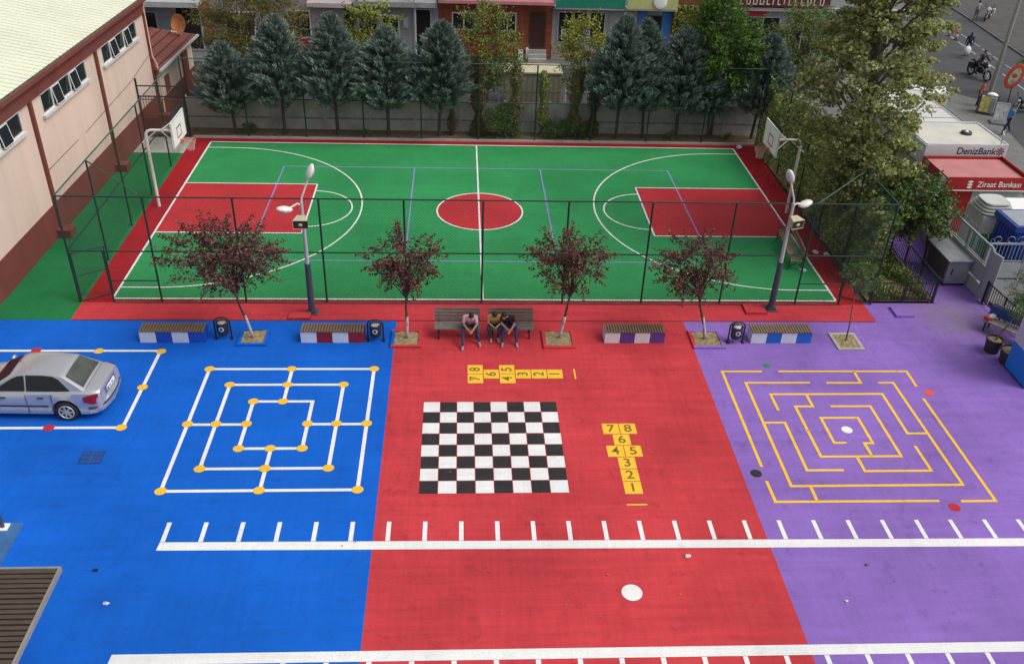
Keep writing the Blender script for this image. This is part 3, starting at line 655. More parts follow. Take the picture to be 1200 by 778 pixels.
pit(14.72, 15.80, -3.12, -2.03, M['red'], M['red'], 'sandy tree pit with red kerb right of the people on the bench')
pit(19.70, 20.78, -3.12, -2.03, M['red'], M['purple'], 'sandy tree pit with red and purple kerb left of the litter bin')
pit(24.56, 25.47, -3.18, -2.16, M['concrete'], M['concrete'], 'bare tree pit with grey stone kerb on the purple paving', rough=True)

# ------------------------------------------------------------------ trees
def rnd_dir():
    while True:
        v = Vector((random.uniform(-1, 1), random.uniform(-1, 1), random.uniform(-1, 1)))
        if .05 < v.length < 1: return v.normalized()
def leaf(b, p, size, nrm, m, asp=.6):
    d = rnd_dir(); d = (d - nrm * d.dot(nrm))
    if d.length < .05: d = nrm.orthogonal()
    d = d.normalized() * size / 2; r = nrm.cross(d).normalized() * size * asp / 2; k = nrm * size * .12
    i = len(b.v); b.v += [tuple(p - d), tuple(p + r + k), tuple(p + d), tuple(p - r + k)]
    b.f += [[i, i + 1, i + 2], [i, i + 2, i + 3]]; b.m += [m, m]
def clump(b, c, r, n, size, nm, flatz=.7, shade=0, asp=.6):
    for _ in range(n):
        v = rnd_dir() * (random.random() ** .45); p = Vector(c) + Vector((v.x * r, v.y * r, v.z * r * flatz))
        nrm = (rnd_dir() + Vector((0, 0, .9)) + v * .5).normalized()
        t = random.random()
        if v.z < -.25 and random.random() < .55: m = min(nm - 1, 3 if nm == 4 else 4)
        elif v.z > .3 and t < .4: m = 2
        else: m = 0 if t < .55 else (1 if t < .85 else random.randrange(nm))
        leaf(b, p, size * random.uniform(.6, 1.25), nrm, m, asp)
def branching(tb, base, fork, ends, r0, r1, n=8):
    base, fork = Vector(base), Vector(fork)
    for e in ends:
        e = Vector(e); mid = fork.lerp(e, .5) + Vector((random.uniform(-.1, .1), random.uniform(-.1, .1), .06)) * (e - fork).length
        tb.tube([fork - (fork - base).normalized() * .15, fork.lerp(mid, .5) + Vector((0, 0, .03)), mid, e], [r1 * .8, r1 * .55, r1 * .4, r1 * .12], 6)
def crown_tree(name, lab, cat, x, y, base_h, fork, lower, C_, rx, ry, rz, nclump, per, size, leaves, bark, r0=.06, grp=None, trunk_mats=None, tops=None, hollow=.35, asp=.6, shape=None, wisp=.25):
    t = thing(name, lab, cat, (x, y, 0), 0, grp)
    cl = []
    C_ = Vector(C_)
    for _ in range(nclump):
        v = rnd_dir() * (hollow + (1 - hollow) * random.random() ** .6)
        p = C_ + Vector((v.x * rx, v.y * ry, v.z * rz))
        if shape: p = shape(p)
        cl.append(p)
    tb = MB(); f = Vector(fork)
    tb.tube([(0, 0, 0), (f.x * .35 + .02, f.y * .35, f.z * .35), (f.x * .75 - .015, f.y * .75, f.z * .7), tuple(f)], [r0, r0 * .85, r0 * .75, r0 * .62], 10)
    tr = tb.build('trunk', bark, t, smooth=True)
    bb = MB(); branching(bb, (0, 0, 0), f, cl[::max(1, len(cl) // 26)], r0, r0 * .6)
    bb.build('limbs', bark if not isinstance(bark, list) else bark[0], t)
    b = MB(); rr = (rx + ry + rz) / 3
    for p in cl:
        k = random.uniform(.6, 1.2)
        clump(b, p, rr * .26 * k, int(per * k), size, len(leaves), asp=asp)
        # wisps that break the outline
        out = (p - C_)
        if out.length > .1:
            o = out.normalized()
            for j in range(int(per * wisp)):
                s_ = random.random(); q_ = p + o * (rr * .38 * s_) + rnd_dir() * .05 * rr
                leaf(b, q_, size * random.uniform(.6, 1.1), (rnd_dir() + Vector((0, 0, .6))).normalized(), random.randrange(len(leaves)), asp)
    b.build('crown', leaves, t)
    return t
random.seed(11)
def plum(lab, x, y, fk, C_, rx, rz, n, per):
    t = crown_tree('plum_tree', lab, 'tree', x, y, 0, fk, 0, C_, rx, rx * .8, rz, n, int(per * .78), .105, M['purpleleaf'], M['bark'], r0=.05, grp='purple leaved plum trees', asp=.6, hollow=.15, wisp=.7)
    f = Vector(fk)
    pts = [(0, 0, .03), (f.x * .15 + .01, f.y * .15, f.z * .17), (f.x * .35 + .02, f.y * .35, f.z * .35), (f.x * .48 + .015, f.y * .48, f.z * .5)]
    MB().tube(pts, [.056, .052, .046, .044], 10).build('whitewash', M['lime'], t, smooth=True)
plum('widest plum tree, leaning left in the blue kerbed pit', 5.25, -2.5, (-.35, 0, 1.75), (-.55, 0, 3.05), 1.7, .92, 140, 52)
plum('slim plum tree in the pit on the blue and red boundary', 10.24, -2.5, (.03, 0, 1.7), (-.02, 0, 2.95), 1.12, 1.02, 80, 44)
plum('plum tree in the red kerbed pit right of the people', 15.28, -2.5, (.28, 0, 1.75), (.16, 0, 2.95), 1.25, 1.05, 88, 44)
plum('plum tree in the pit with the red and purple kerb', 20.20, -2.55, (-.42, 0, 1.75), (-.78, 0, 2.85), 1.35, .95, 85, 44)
crown_tree('young_tree', 'young green sapling in the bare grey kerbed tree pit', 'tree', 25.0, -2.64, 0, (-.06, .1, 1.9), 0, (.1, .2, 2.35), .75, .7, .5, 34, 34, .07, M['darkleaf'][:2] + [M['brightleaf'][0], M['darkleaf'][2]], M['greybark'], r0=.028)

# big plane tree right of the court
random.seed(21)
def ps(p):
    return p
t = thing('plane_tree', 'tall plane tree with yellowing leaves right of the court', 'tree', (28.0, 3.9, 0))
cl = []
for _ in range(430):
    h = random.random(); z = 1.9 + h * 10.2
    rad = 1.15 + 1.5 * math.sin(min(1, h * 1.25) * math.pi * .9) ** .8 if h < .8 else 1.5 * (1 - h) / .2 + .5
    a = random.uniform(0, 2 * math.pi); r = rad * random.random() ** .45
    p = Vector((-.95 + r * math.cos(a), .5 + r * math.sin(a) * .9, z))
    if h < .25 and p.x < -1.4: p.x += 1.0
    cl.append(p)
tb = MB().tube([(0, 0, 0), (-.15, .05, 1.2), (-.6, .2, 3.2), (-1.0, .35, 5.5), (-1.2, .45, 8), (-1.3, .5, 11.5)], [.19, .17, .16, .14, .10, .03], 12)
tb.build('trunk', M['greybark'], t, smooth=True)
bb = MB()
for i, p in enumerate(cl[::6]):
    h0 = max(1.3, p.z - 1.5 - random.random()); k = h0 / 11.5; o = Vector((-1.3 * min(1, k * 1.5), .5 * k, h0))
    m_ = o.lerp(p, .55) + Vector((0, 0, .2)); bb.tube([o, m_, p], [.06, .04, .012], 6)
bb.build('limbs', M['greybark'], t)
b = MB()
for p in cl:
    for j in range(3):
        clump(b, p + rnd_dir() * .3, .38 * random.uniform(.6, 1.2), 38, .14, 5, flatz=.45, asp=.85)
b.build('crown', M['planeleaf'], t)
# smaller dark tree at the garden corner
crown_tree('dark_tree', 'lower dark green tree between the garden railing and the grey wall', 'tree', 30.15, 2.9, 0, (-.1, .1, 1.6), 0, (-1.15, .2, 2.45), 1.75, 1.5, 1.2, 135, 80, .13, M['darkleaf'], M['bark'], r0=.09, asp=.8)
crown_tree('planter_tree', 'feathery green shrub tree at the right edge behind the blue backed bench', 'tree', 31.4, -2.0, 0, (.05, 0, .9), 0, (.2, .1, 1.55), .95, .9, .8, 70, 60, .07, [M['darkleaf'][1], M['brightleaf'][1], M['brightleaf'][0], M['darkleaf'][0]], M['greybark'], r0=.05, asp=.35)

# cypresses
def cypress(name_i, h, rmax, zb):
    tb = MB().tube([(0, 0, 0), (.03, 0, h * .4), (0, 0, h * .9)], [.075, .055, .015], 8)
    b = MB(); bb = MB()
    n = 380
    for i in range(n):
        u = random.random() ** .8; z = zb + (h - zb) * u
        rr = rmax * (1 - u) ** .72 * (.45 + .72 * random.random() ** .7) * min(1, .62 + u * 1.9)
        a = random.uniform(0, 2 * math.pi); tip = Vector((rr * math.cos(a), rr * math.sin(a), z + .38 * rr + .05)); org = Vector((0, 0, max(zb * .8, z - .25 * rr)))
        if i % 7 == 0: bb.tube([org, tip], [.02, .005], 4)
        d = (tip - org); L_ = d.length; d.normalize()
        sp = min(.9, .5 + .3 * L_)
        for j in range(62):
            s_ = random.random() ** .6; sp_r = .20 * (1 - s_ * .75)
            p = org + d * L_ * (.35 + .68 * s_) + rnd_dir() * sp_r
            dd = (d + rnd_dir() * .38 + Vector((0, 0, .35))).normalized(); ln = random.uniform(.14, .30)
            r_ = dd.cross(rnd_dir()); 
            if r_.length < .1: continue
            r_ = r_.normalized() * .019
            i0 = len(b.v); b.v += [tuple(p - r_), tuple(p + dd * ln * .5 - r_ * 1.6), tuple(p + dd * ln), tuple(p + r_)]
            b.f.append([i0, i0 + 1, i0 + 2, i0 + 3]); k = random.random()
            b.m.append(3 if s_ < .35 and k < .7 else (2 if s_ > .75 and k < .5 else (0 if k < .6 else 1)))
    return tb, bb, b
random.seed(5)
cyp_src = []
for k in range(3):
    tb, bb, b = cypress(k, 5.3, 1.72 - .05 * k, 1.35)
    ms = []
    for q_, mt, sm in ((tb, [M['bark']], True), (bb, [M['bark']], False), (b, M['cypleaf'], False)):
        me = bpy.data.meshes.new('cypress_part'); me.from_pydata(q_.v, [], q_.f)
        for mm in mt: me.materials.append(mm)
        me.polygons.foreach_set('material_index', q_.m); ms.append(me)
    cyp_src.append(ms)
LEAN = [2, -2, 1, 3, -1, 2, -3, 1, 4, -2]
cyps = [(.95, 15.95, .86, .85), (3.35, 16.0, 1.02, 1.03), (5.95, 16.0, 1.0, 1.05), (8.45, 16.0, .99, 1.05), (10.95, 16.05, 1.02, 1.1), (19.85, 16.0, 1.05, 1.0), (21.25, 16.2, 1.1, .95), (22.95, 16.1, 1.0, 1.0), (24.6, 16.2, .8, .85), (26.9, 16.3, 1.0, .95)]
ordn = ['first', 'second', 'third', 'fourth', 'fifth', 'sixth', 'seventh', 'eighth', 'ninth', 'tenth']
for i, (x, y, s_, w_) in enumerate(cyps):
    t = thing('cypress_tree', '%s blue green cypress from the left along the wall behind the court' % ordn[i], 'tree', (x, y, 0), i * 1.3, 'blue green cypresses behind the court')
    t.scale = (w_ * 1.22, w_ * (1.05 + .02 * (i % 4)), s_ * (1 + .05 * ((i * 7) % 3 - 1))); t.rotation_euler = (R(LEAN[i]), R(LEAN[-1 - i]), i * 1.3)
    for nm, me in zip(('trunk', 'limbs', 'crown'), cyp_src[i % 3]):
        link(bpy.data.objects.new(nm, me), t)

random.seed(31)
crown_tree('olive_tree', 'broad olive brown tree behind the wall near the school hall', 'tree', 1.2, 20.5, 0, (.1, 0, 2.6), 0, (.2, 0, 4.3), 2.7, 2.2, 2.5, 230, 120, .13, M['brownleaf'], M['greybark'], r0=.12, asp=.4)
crown_tree('lime_tree', 'small yellow green tree between the third and fourth cypress tops', 'tree', 7.5, 19.0, 0, (0, 0, 2.8), 0, (.1, 0, 4.6), 1.35, 1.2, 1.9, 70, 55, .12, M['limeleaf'], M['greybark'], r0=.07, asp=.8)
crown_tree('street_tree', 'thin green and brown tree in front of the red tiled house', 'tree', 13.4, 17.6, 0, (.0, 0, 2.0), 0, (0, 0, 4.1), 1.6, 1.2, 2.2, 120, 62, .11, [M['limeleaf'][1], M['darkleaf'][1], M['limeleaf'][0], M['brownleaf'][2]], M['greybark'], r0=.07, asp=.8)
crown_tree('street_tree', 'thin yellow green tree in front of the shop window with posters', 'tree', 18.1, 17.6, 0, (0, 0, 1.8), 0, (0, 0, 3.8), 1.4, 1.1, 2.0, 105, 56, .11, [M['limeleaf'][0], M['limeleaf'][1], M['limeleaf'][2], M['brownleaf'][2]], M['greybark'], r0=.07, asp=.8)
crown_tree('ailanthus_tree', 'fresh green tree with long drooping leaves behind the right cypresses', 'tree', 24.9, 16.7, 0, (-.1, 0, 2.6), 0, (-.2, -.3, 4.5), 1.8, 1.5, 2.6, 165, 95, .22, M['brightleaf'], M['greybark'], r0=.09, asp=.32)
crown_tree('olive_tree', 'mid green tree behind the wall right of the last cypress', 'tree', 30.3, 21.5, 0, (0, 0, 2.0), 0, (0, 0, 3.6), 1.9, 1.8, 1.9, 110, 75, .12, [M['darkleaf'][1], M['limeleaf'][1], M['brownleaf'][0], M['darkleaf'][0]], M['greybark'], r0=.1, asp=.7)

# ivy
def ivy_column(lab, x, y, h, r, leaves, cat='climbing plant'):
    t = thing('ivy_column', lab, cat, (x, y, 0), 0, 'ivy covered stems by the rear wall')
    MB().tube([(0, 0, 0), (.04, 0, h * .5), (0, 0, h)], [.05, .04, .02], 6).build('stem', M['bark'], t)
    b = MB()
    for k in range(int(h * 900 * r / .25)):
        z = random.uniform(.05, h); a = random.uniform(0, 6.283); rr = r * random.uniform(.2, 1) * (.75 + .35 * math.sin(z * 4 + x))
        leaf(b, Vector((rr * math.cos(a), rr * math.sin(a), z)), random.uniform(.05, .11), (Vector((math.cos(a), math.sin(a), .4)) + rnd_dir() * .5).normalized(), random.randrange(4), .8)
    b.build('foliage', leaves, t)
ivy_column('thick brown ivy column left of the dark bush', 12.9, 16.2, 3.9, .46, M['ivyred'])
ivy_column('ivy column in front of the left half of the beige kiosk box', 14.75, 16.3, 3.8, .42, M['brownleaf'])
ivy_column('green ivy column in front of the middle of the beige kiosk box', 16.1, 16.25, 3.3, .32, M['ivyleaf'])
ivy_column('brown ivy column right of the beige kiosk box', 17.7, 16.3, 3.6, .44, M['brownleaf'])
ivy_column('reddish ivy column beside the sixth cypress', 18.65, 16.2, 3.6, .36, M['ivyred'])
ivy_column('dark ivy stem behind the fifth cypress', 11.6, 16.2, 2.4, .25, M['ivyred'])
def bush(lab, x, y, r, h, leaves, n, size=.09):
    t = thing('bush', lab, 'bush', (x, y, 0), 0, 'bushes along the rear wall')
    b = MB()
    st = MB()
    for k in range(n):
        v = rnd_dir() * random.random() ** .4; c = Vector((v.x * r * .8, v.y * r * .6, h * .5 + v.z * h * .42))
        clump(b, c, r * .3, 40, size, 4)
        if k % 4 == 0: st.tube([(0, 0, 0), tuple(c)], [.015, .006], 4)
    st.build('stems', M['bark'], t); b.build('foliage', leaves, t)
bush('rounded dark green bush at the wall behind the centre line', 14.15, 16.0, 1.25, 1.9, M['darkleaf'], 85)
bush('low dark bush under the green ivy column', 17.0, 16.0, .95, 1.0, M['darkleaf'], 40)
bush('small dark bush under the reddish ivy column', 18.1, 15.95, .6, .8, M['darkleaf'], 20)
bush('small dark bush under the first cypress', 1.6, 16.1, .5, .6, M['darkleaf'], 12)
bush('small weed bush under the eighth cypress', 22.7, 16.0, .4, .6, M['ivyleaf'], 10)
bush('small weed bush between the third and fourth cypress', 7.3, 16.1, .3, .35, M['ivyleaf'], 7)
bush('tiny weed bush under the tenth cypress', 25.6, 16.1, .35, .4, M['ivyleaf'], 8)
# ivy hedge on the right fence
t = thing('ivy_hedge', 'tall yellow green ivy hedge covering the right court fence', 'hedge', (27.25, 0, 0))
b = MB(); random.seed(44)
for k in range(60000):
    y = random.uniform(1.0, 15.2) if k < 40000 else random.uniform(1.0, 6.5); top = 3.3 + .45 * math.sin(y * 1.7) + .3 * math.sin(y * 4.1 + 1)
    if y < 2: top *= .75
    z = top * random.random() ** .85; f_ = math.sin(y * 2.3 + z * 1.9) * .16 + math.sin(y * 6 + z * 5) * .07
    if random.random() < .25 and math.sin(y * 3.1 + z * 2.2) > .55: continue
    x = -.22 + f_ * .8 + random.random() ** 1.6 * .7 - .15 * (1 - z / top)
    m = random.choice([0, 0, 1, 1, 2, 2, 3]) if x < .2 else 1
    leaf(b, Vector((x, y, z)), random.uniform(.07, .15), (Vector((-.8, -.3, .9)) + rnd_dir() * .7).normalized(), m, .8)
b.build('foliage', [M['ivyleaf'][0], M['ivyleaf'][1], M['planeleaf'][2], M['brownleaf'][0]], t)
b = MB()
for k in range(16): y = 1.2 + k * .9; b.tube([(.25, y, 0), (.2, y + .1, 1.4), (.1, y, 2.8)], [.03, .02, .01], 5)
b.build('stems', M['bark'], t)
# low garden growth and fallen leaves
b = MB(); random.seed(9)
for k in range(20000):
    x = random.uniform(26.95, 29.1); y = random.uniform(.05, 9.5); d_ = random.random()
    if math.sin(x * 3 + y * 2) + math.sin(y * 1.3 - x) < -.9: continue
    leaf(b, Vector((x, y, .04 + d_ * d_ * .5)), random.uniform(.05, .12), (rnd_dir() + Vector((0, 0, 1))).normalized(), random.randrange(4), .7)
tag(b.build('ground_cover', [M['darkleaf'][0], M['darkleaf'][1], M['brownleaf'][0], M['ivyleaf'][0]]), 'low green and brown undergrowth inside the garden railing', 'ground cover', kind='stuff')
b = MB()
for k in range(1500):
    u = random.random()
    if u < .55: x, y = random.uniform(-1, 27), random.uniform(15.55, 16.4)
    elif u < .75: x, y = random.gauss(26.2, .4), random.uniform(.5, 15)
    elif u < .9: x, y = random.gauss(28, 3), random.gauss(-1.5, 1.4)
    else: x, y = random.uniform(9, 27), random.uniform(-14, 14)
    leaf(b, Vector((x, y, .035)), random.uniform(.03, .07), (rnd_dir() * .3 + Vector((0, 0, 1))).normalized(), random.randrange(3), .7)
tag(b.build('fallen_leaves', [M['brownleaf'][2], M['planeleaf'][3], M['brownleaf'][0]]), 'dry fallen leaves scattered on the ground', 'fallen leaves', kind='stuff')

# ------------------------------------------------------------------ rear wall, yard, box
t = thing('rear_wall', 'weathered grey concrete panel wall behind the court', 'wall', (0, 16.75, 0))
b = MB(); random.seed(2)
k = -1.5; i = 0
while k < 27.4:
    w_ = 2.25 if not 17 > k > 12 else 2.25
    MB().box(k + .012, k + w_ - .012, 0, .14, .62, 1.52 + .0 * i).build('panel', M['concrete'], t)
    MB().box(k + .012, k + w_ - .012, -.02, .15, 0, .58).build('panel', M['concrete'], t)
    MB().box(k - .06, k + .06, -.06, .2, 0, 1.60).build('pillar', M['concrete'], t)
    k += w_; i += 1
MB().box(-1.5, 27.4, -.045, .0, .56, .64).build('ledge', mat('ledge', (.22, .21, .2), .9, scale=3, var=.4), t)
sheet('yard_paving', [(-6, 16.95), (31, 16.95), (31, 27.6), (-6, 27.6)], -.03, M['yard'])
b = MB().box(-8, 40, 27.6, 29.6, -.06, .12); b.build('shop_pavement', M['pave'])['kind'] = 'structure'
t = thing('kiosk_box', 'beige metal site box with pale roof behind the wall at the centre line', 'cabin', (15.9, 20.9, 0))
MB().box(-1.5, 1.5, -.6, .9, 0, 1.95).build('body', flat('beige_sheet', (.33, .30, .21), scale=1.2, var=.1, dirt=((.22, .20, .14), .5)), t)
MB().box(-1.56, 1.56, -.66, .96, 1.95, 2.03).build('roof', flat('pale_yellow_roof', (.62, .55, .36), var=.15), t)
b = MB()
for k in range(11): b.box(-1.45 + k * .285, -1.43 + k * .285, -.612, -.601, .05, 1.9)
b.box(-1.5, 1.5, -.615, -.601, .95, 1.0); b.build('ribs', flat('beige_rib', (.25, .23, .16)), t)
for (x, lab) in ((13.3, 'white pipe barrier behind the wall left of the beige box'), (18.5, 'white pipe barrier behind the wall right of the beige box')):
    t = thing('pipe_barrier', lab, 'barrier', (x, 20.6, 0), 0, 'white pipe barriers in the yard')
    MB().tube([(-.8, 0, 0), (-.8, 0, 1.5)], .035).tube([(.8, 0, 0), (.8, 0, 1.5)], .035).build('posts', M['whitemetal'], t)
    MB().box(-.85, .85, -.03, .03, 1.3, 1.42).box(-.85, .85, -.03, .03, .85, .92).build('rails', M['palemetal'], t)
for (x, y, h, lab) in ((5.3, 18.0, 4.55, 'slim yard lamp with white head between the cypress tops on the left'), (29.3, 15.0, 3.6, 'slim yard lamp with white head beside the plane tree crown')):
    t = thing('yard_lamp', lab, 'lamp', (x, y, 0), 0, 'slim yard lamps')
    MB().tube([(0, 0, 0), (0, 0, h - .2), (.06, 0, h - .02), (.35, 0, h)], .035, 8).build('column', M['palemetal'], t)
    MB().ball((.55, 0, h + .01), .25, .14, .07).build('lamp_head', M['lamp'], t, smooth=True)

# ------------------------------------------------------------------ row of houses behind
FYH = 29.5
def house(name, lab, x0, x1, wm, h=6.2, cat='building'):
    t = thing(name, lab, cat, (0, FYH, 0), 0, None)
    MB().box(x0 + .01, x1 - .01, 0, 7, -.06, h).build('wall', wm, t)
    MB().box(x0 - .02, x1 + .02, -.1, 7.1, h, h + .2).build('roof', M['concrete'], t)
    return t
def opening(t, x0, x1, z0, z1, frame='upvc', glass='glass', mull=1, fw=.07, nm='window'):
    b = MB(); b.box(x0, x1, -.05, -.003, z0, z0 + fw).box(x0, x1, -.05, -.003, z1 - fw, z1)
    for i in range(mull + 1):
        x = x0 + (x1 - x0) * i / mull; a = x - fw / 2; c = x + fw / 2
        if i == 0: a, c = x0, x0 + fw
        if i == mull: a, c = x1 - fw, x1
        b.box(a, c, -.05, -.003, z0 + fw, z1 - fw)
    o = b.build(nm, M[frame] if isinstance(frame, str) else frame, t)
    MB().box(x0 + fw * .5, x1 - fw * .5, -.03, -.004, z0 + fw * .5, z1 - fw * .5).build('pane', M[glass] if isinstance(glass, str) else glass, o)
    return o
grey = flat('grey_render', (.33, .33, .34), .85, scale=1, var=.12, dirt=((.2, .2, .2), .5))
mauve = flat('mauve_render', (.36, .30, .33), .85, scale=1, var=.1, dirt=((.26, .2, .22), .5))
dark = flat('dark_interior', (.012, .011, .012), .9)
t = house('shop_house', 'grey shop with dark open front behind the annex', -9, -3.45, grey)
opening(t, -7.9, -6.2, .9, 2.5, 'palemetal', 'glass', 2); opening(t, -5.1, -3.6, .25, 2.85, 'palemetal', dark, 1, nm='door')
MB().box(-6.1, -5.2, -.06, -.003, .4, 2.2).build('shutter', flat('grey_blue_panel', (.22, .27, .32)), t)
MB().box(-9, -3.4, -1.3, -.0, 3.05, 3.35).build('canopy', flat('pale_canopy', (.45, .46, .46), var=.2), t)
t = house('town_house', 'mauve house with white framed window and red panel behind the second cypress', -3.45, 5.6, mauve)
opening(t, 1.55, 2.95, 1.1, 2.75, 'upvc', 'glass', 1); opening(t, -2.2, -.4, .9, 2.6, 'upvc', 'glass', 2)
MB().box(1.4, 3.0, -.12, -.003, .12, 1.05).build('red_panel', flat('red_cloth', (.35, .02, .025)), t)
MB().box(-3.45, -3.0, -.05, -.003, .1, 3.2).build('side_trim', flat('brick_orange', (.28, .10, .05), var=.3), t)
MB().box(2.9, 5.6, -.9, -.01, 3.15, 3.4).build('canopy', flat('pale_pink_slab', (.5, .42, .44)), t)
opening(t, 5.0, 5.55, .2, 2.9, 'blackmetal', dark, 1, nm='door')
t = house('town_house', 'grey house with dark doorway left of the red tiled house', 5.6, 10.7, grey)
opening(t, 5.9, 6.9, .2, 2.9, 'blackmetal', dark, 1, nm='door'); opening(t, 9.15, 10.25, .15, 3.0, 'palemetal', dark, 1, nm='door'); opening(t, 7.2, 8.3, 1.1, 2.6, 'upvc', 'glass', 1)
MB().box(6.95, 9.05, -.06, -.003, .12, 1.0).build('blue_dado', flat('blue_grey_render', (.25, .31, .36)), t)
MB().box(8.55, 8.85, -.2, -.003, 1.9, 2.5).build('meter_box', flat('meter_box', (.5, .5, .5)), t)
MB().box(5.7, 10.6, -1.1, -.01, 3.3, 3.6).build('canopy', flat('grey_canopy', (.3, .3, .31), var=.25), t)
MB().tube([(9.3, -.9, -.3), (9.3, -.9, 5)], .07, 8).build('drainpipe', M['palemetal'], t)
t = house('tiled_house', 'house front covered in brick red tiles with two white windows and a dark doorway', 10.7, 17.65, lines_mat('red_tiles', (.34, .065, .025), (.22, .16, .12), (.36, .36)))
opening(t, 11.5, 12.95, 1.8, 2.85, 'upvc', 'glass', 2); opening(t, 14.35, 15.45, 1.75, 2.9, 'upvc', 'glass', 2)
opening(t, 16.25, 17.3, .75, 3.0, flat('brown_door_frame', (.09, .04, .025)), flat('brown_door', (.06, .018, .012)), 1, nm='door')
b = MB()
for k in range(3): b.box(16.2, 17.35, -.9 + k * .28, -.06, .12 + k * .2, .32 + k * .2)
b.build('steps', M['concrete'], t)
MB().box(10.7, 17.6, -1.2, -.01, 3.62, 3.8).build('canopy', flat('pink_canopy', (.5, .2, .22), var=.15), t)
MB().box(16.1, 16.25, -.3, -.01, .12, .8).box(15.6, 15.9, -.5, -.2, .12, .75).build('sign_board', M['board'], t)
t = house('shop_house', 'stone fronted shop with a wide window full of blue and green posters', 17.65, 21.15, grey)
opening(t, 18.0, 20.95, 1.15, 3.05, 'palemetal', dark, 3)
pb, pg, pw = flat('poster_blue', (.08, .13, .5)), flat('poster_green', (.02, .3, .12)), flat('poster_white', (.65, .68, .7))
for x, z, m in ((18.25, 1.35, pw), (18.7, 1.3, pg), (19.35, 1.3, pw), (19.72, 1.3, pw)):
    po = MB().box(x, x + .32, -.075, -.055, z, z + .62).build('poster', m, t)
    for k in range(3): MB().box(x + .04, x + .28, -.080, -.076, z + .06 + k * .19, z + .17 + k * .19).build('poster_print', pg if x < 19 else pb, po)
MB().box(17.7, 21.1, -.05, -.003, .12, 1.1).build('dado', flat('stone_dado', (.36, .3, .27), .9, scale=9, var=.5), t)
MB().box(17.7, 22.0, -.75, -.01, 3.32, 3.42).box(17.75, 21.95, -.76, -.74, 3.42, 4.3, 1).build('shop_sign', [grey, flat('green_sign', (.01, .22, .13))], t)
t = house('town_house', 'grey house with blue tiled entrance under a yellow green canopy', 21.15, 25.1, grey)
MB().box(22.95, 23.5, -.06, -.003, .12, 3.2).box(24.45, 25.05, -.06, -.003, .12, 3.2).build('blue_pillars', flat('blue_tiles', (.04, .17, .45), var=.2), t)
opening(t, 23.5, 24.45, .12, 2.9, 'blackmetal', dark, 1, nm='door')
MB().box(22.05, 25.2, -.8, -.01, 3.35, 3.45, 0).box(22.1, 25.15, -.81, -.79, 3.45, 4.4, 1).build('canopy', [grey, flat('yellow_green_sign', (.50, .52, .20))], t)
b = MB().ball((0, 0, 0), .42, .05, .42, 24, 10); b.xf(Matrix.Translation((24.05, -.86, 3.9))); b.build('round_sign', M['board'], t)
t = house('town_house', 'brown house front overgrown with yellow creeper beside the blue entrance', 25.1, 27.2, flat('rust_brown_render', (.2, .07, .035), var=.3))
opening(t, 26.2, 26.9, .12, 2.6, 'blackmetal', dark, 1, nm='door')
b = MB(); random.seed(8)
for k in range(1500): leaf(b, Vector((random.uniform(25.1, 26.6), -.1 - random.random() * .3, 3.6 - abs(random.gauss(0, .8)))), .14, (rnd_dir() + Vector((0, -1, .5))).normalized(), random.randrange(4), .8)
b.build('creeper', M['limeleaf'], t)
t = house('shop_house', 'corner shops with a long maroon lettered sign above dark windows', 27.2, 40, grey)
opening(t, 28.6, 31.9, .6, 3.0, 'palemetal', dark, 3); opening(t, 32.6, 34.2, .12, 3.0, 'palemetal', dark, 2, nm='door'); opening(t, 34.6, 39, .6, 3.0, 'palemetal', dark, 4)
sg = MB().box(27.4, 34.6, -.6, -.01, 3.72, 4.7).build('shop_sign', flat('maroon_sign', (.10, .012, .018)), t)
random.seed(12)
b = MB(); x = 28.6
while x < 34.2:   # lower ends of large cream letters, only partly in view
    w_ = random.choice([.14, .22, .26]); b.box(x, x + .07, -.612, -.602, 3.82, 4.3); 
    if w_ > .15: b.box(x + .07, x + w_, -.612, -.602, 3.82, 3.89)
    if w_ > .23: b.box(x + w_ - .05, x + w_ + .02, -.613, -.602, 3.89, 4.3)
    x += w_ + .16
b.build('lettering', flat('cream_letter', (.6, .52, .42)), sg)
s2 = MB().box(29.4, 30.9, -.12, -.06, 3.02, 3.36).build('red_sign', flat('red_sign', (.45, .02, .03)), t)
MB().box(33.9, 36.2, -1.0, -.06, 3.0, 3.55).build('awning', flat('turquoise_awning', (.10, .42, .38), var=.2), t)
MB().box(27.2, 40, -.5, -.01, 3.42, 3.62).build('ledge', M['concrete'], t)
# distant blocks so that nothing ends at a bare horizon from the side
for (x, y, lab) in ((-22, 32, 'plain grey apartment block far left beyond the hall'), ):
    t = house('apartment_block', lab, -30, -9.2, mauve, 9)
    for k in range(6): opening(t, -28 + k * 3, -26.6 + k * 3, 1.2, 2.6)

# ------------------------------------------------------------------ right hand side: street, kiosks, fence
sheet('street', [(31.2, -40), (90, -40), (90, 120), (31.2, 120)], -.005, M['asphalt'])
b = MB().prism([(31.35, -.9), (33.4, -6), (36.8, -40), (38.5, 0), (40.6, 14), (42.2, 23.0), (40.5, 25), (35, 27.5), (31.2, 27.5), (31.2, .9)][::1], -.05, .10)
b.build('pavement', M['pave'])['kind'] = 'structure'
b = MB().prism([(50.0, 10), (50.2, 32), (51.3, 42), (52, 50), (54, 70), (90, 70), (90, 10)], -.05, .12)
b.build('far_pavement', flat('dark_pavement', (.075, .07, .068), .85, scale=1.2, var=.25))['kind'] = 'structure'
MB().prism([(49.85, 10), (50.05, 32), (51.15, 42), (51.85, 50), (52.0, 50), (51.3, 42), (50.2, 32), (50.0, 10)], -.04, .10).build('far_kerb', M['pave'])['kind'] = 'structure'
b = MB()
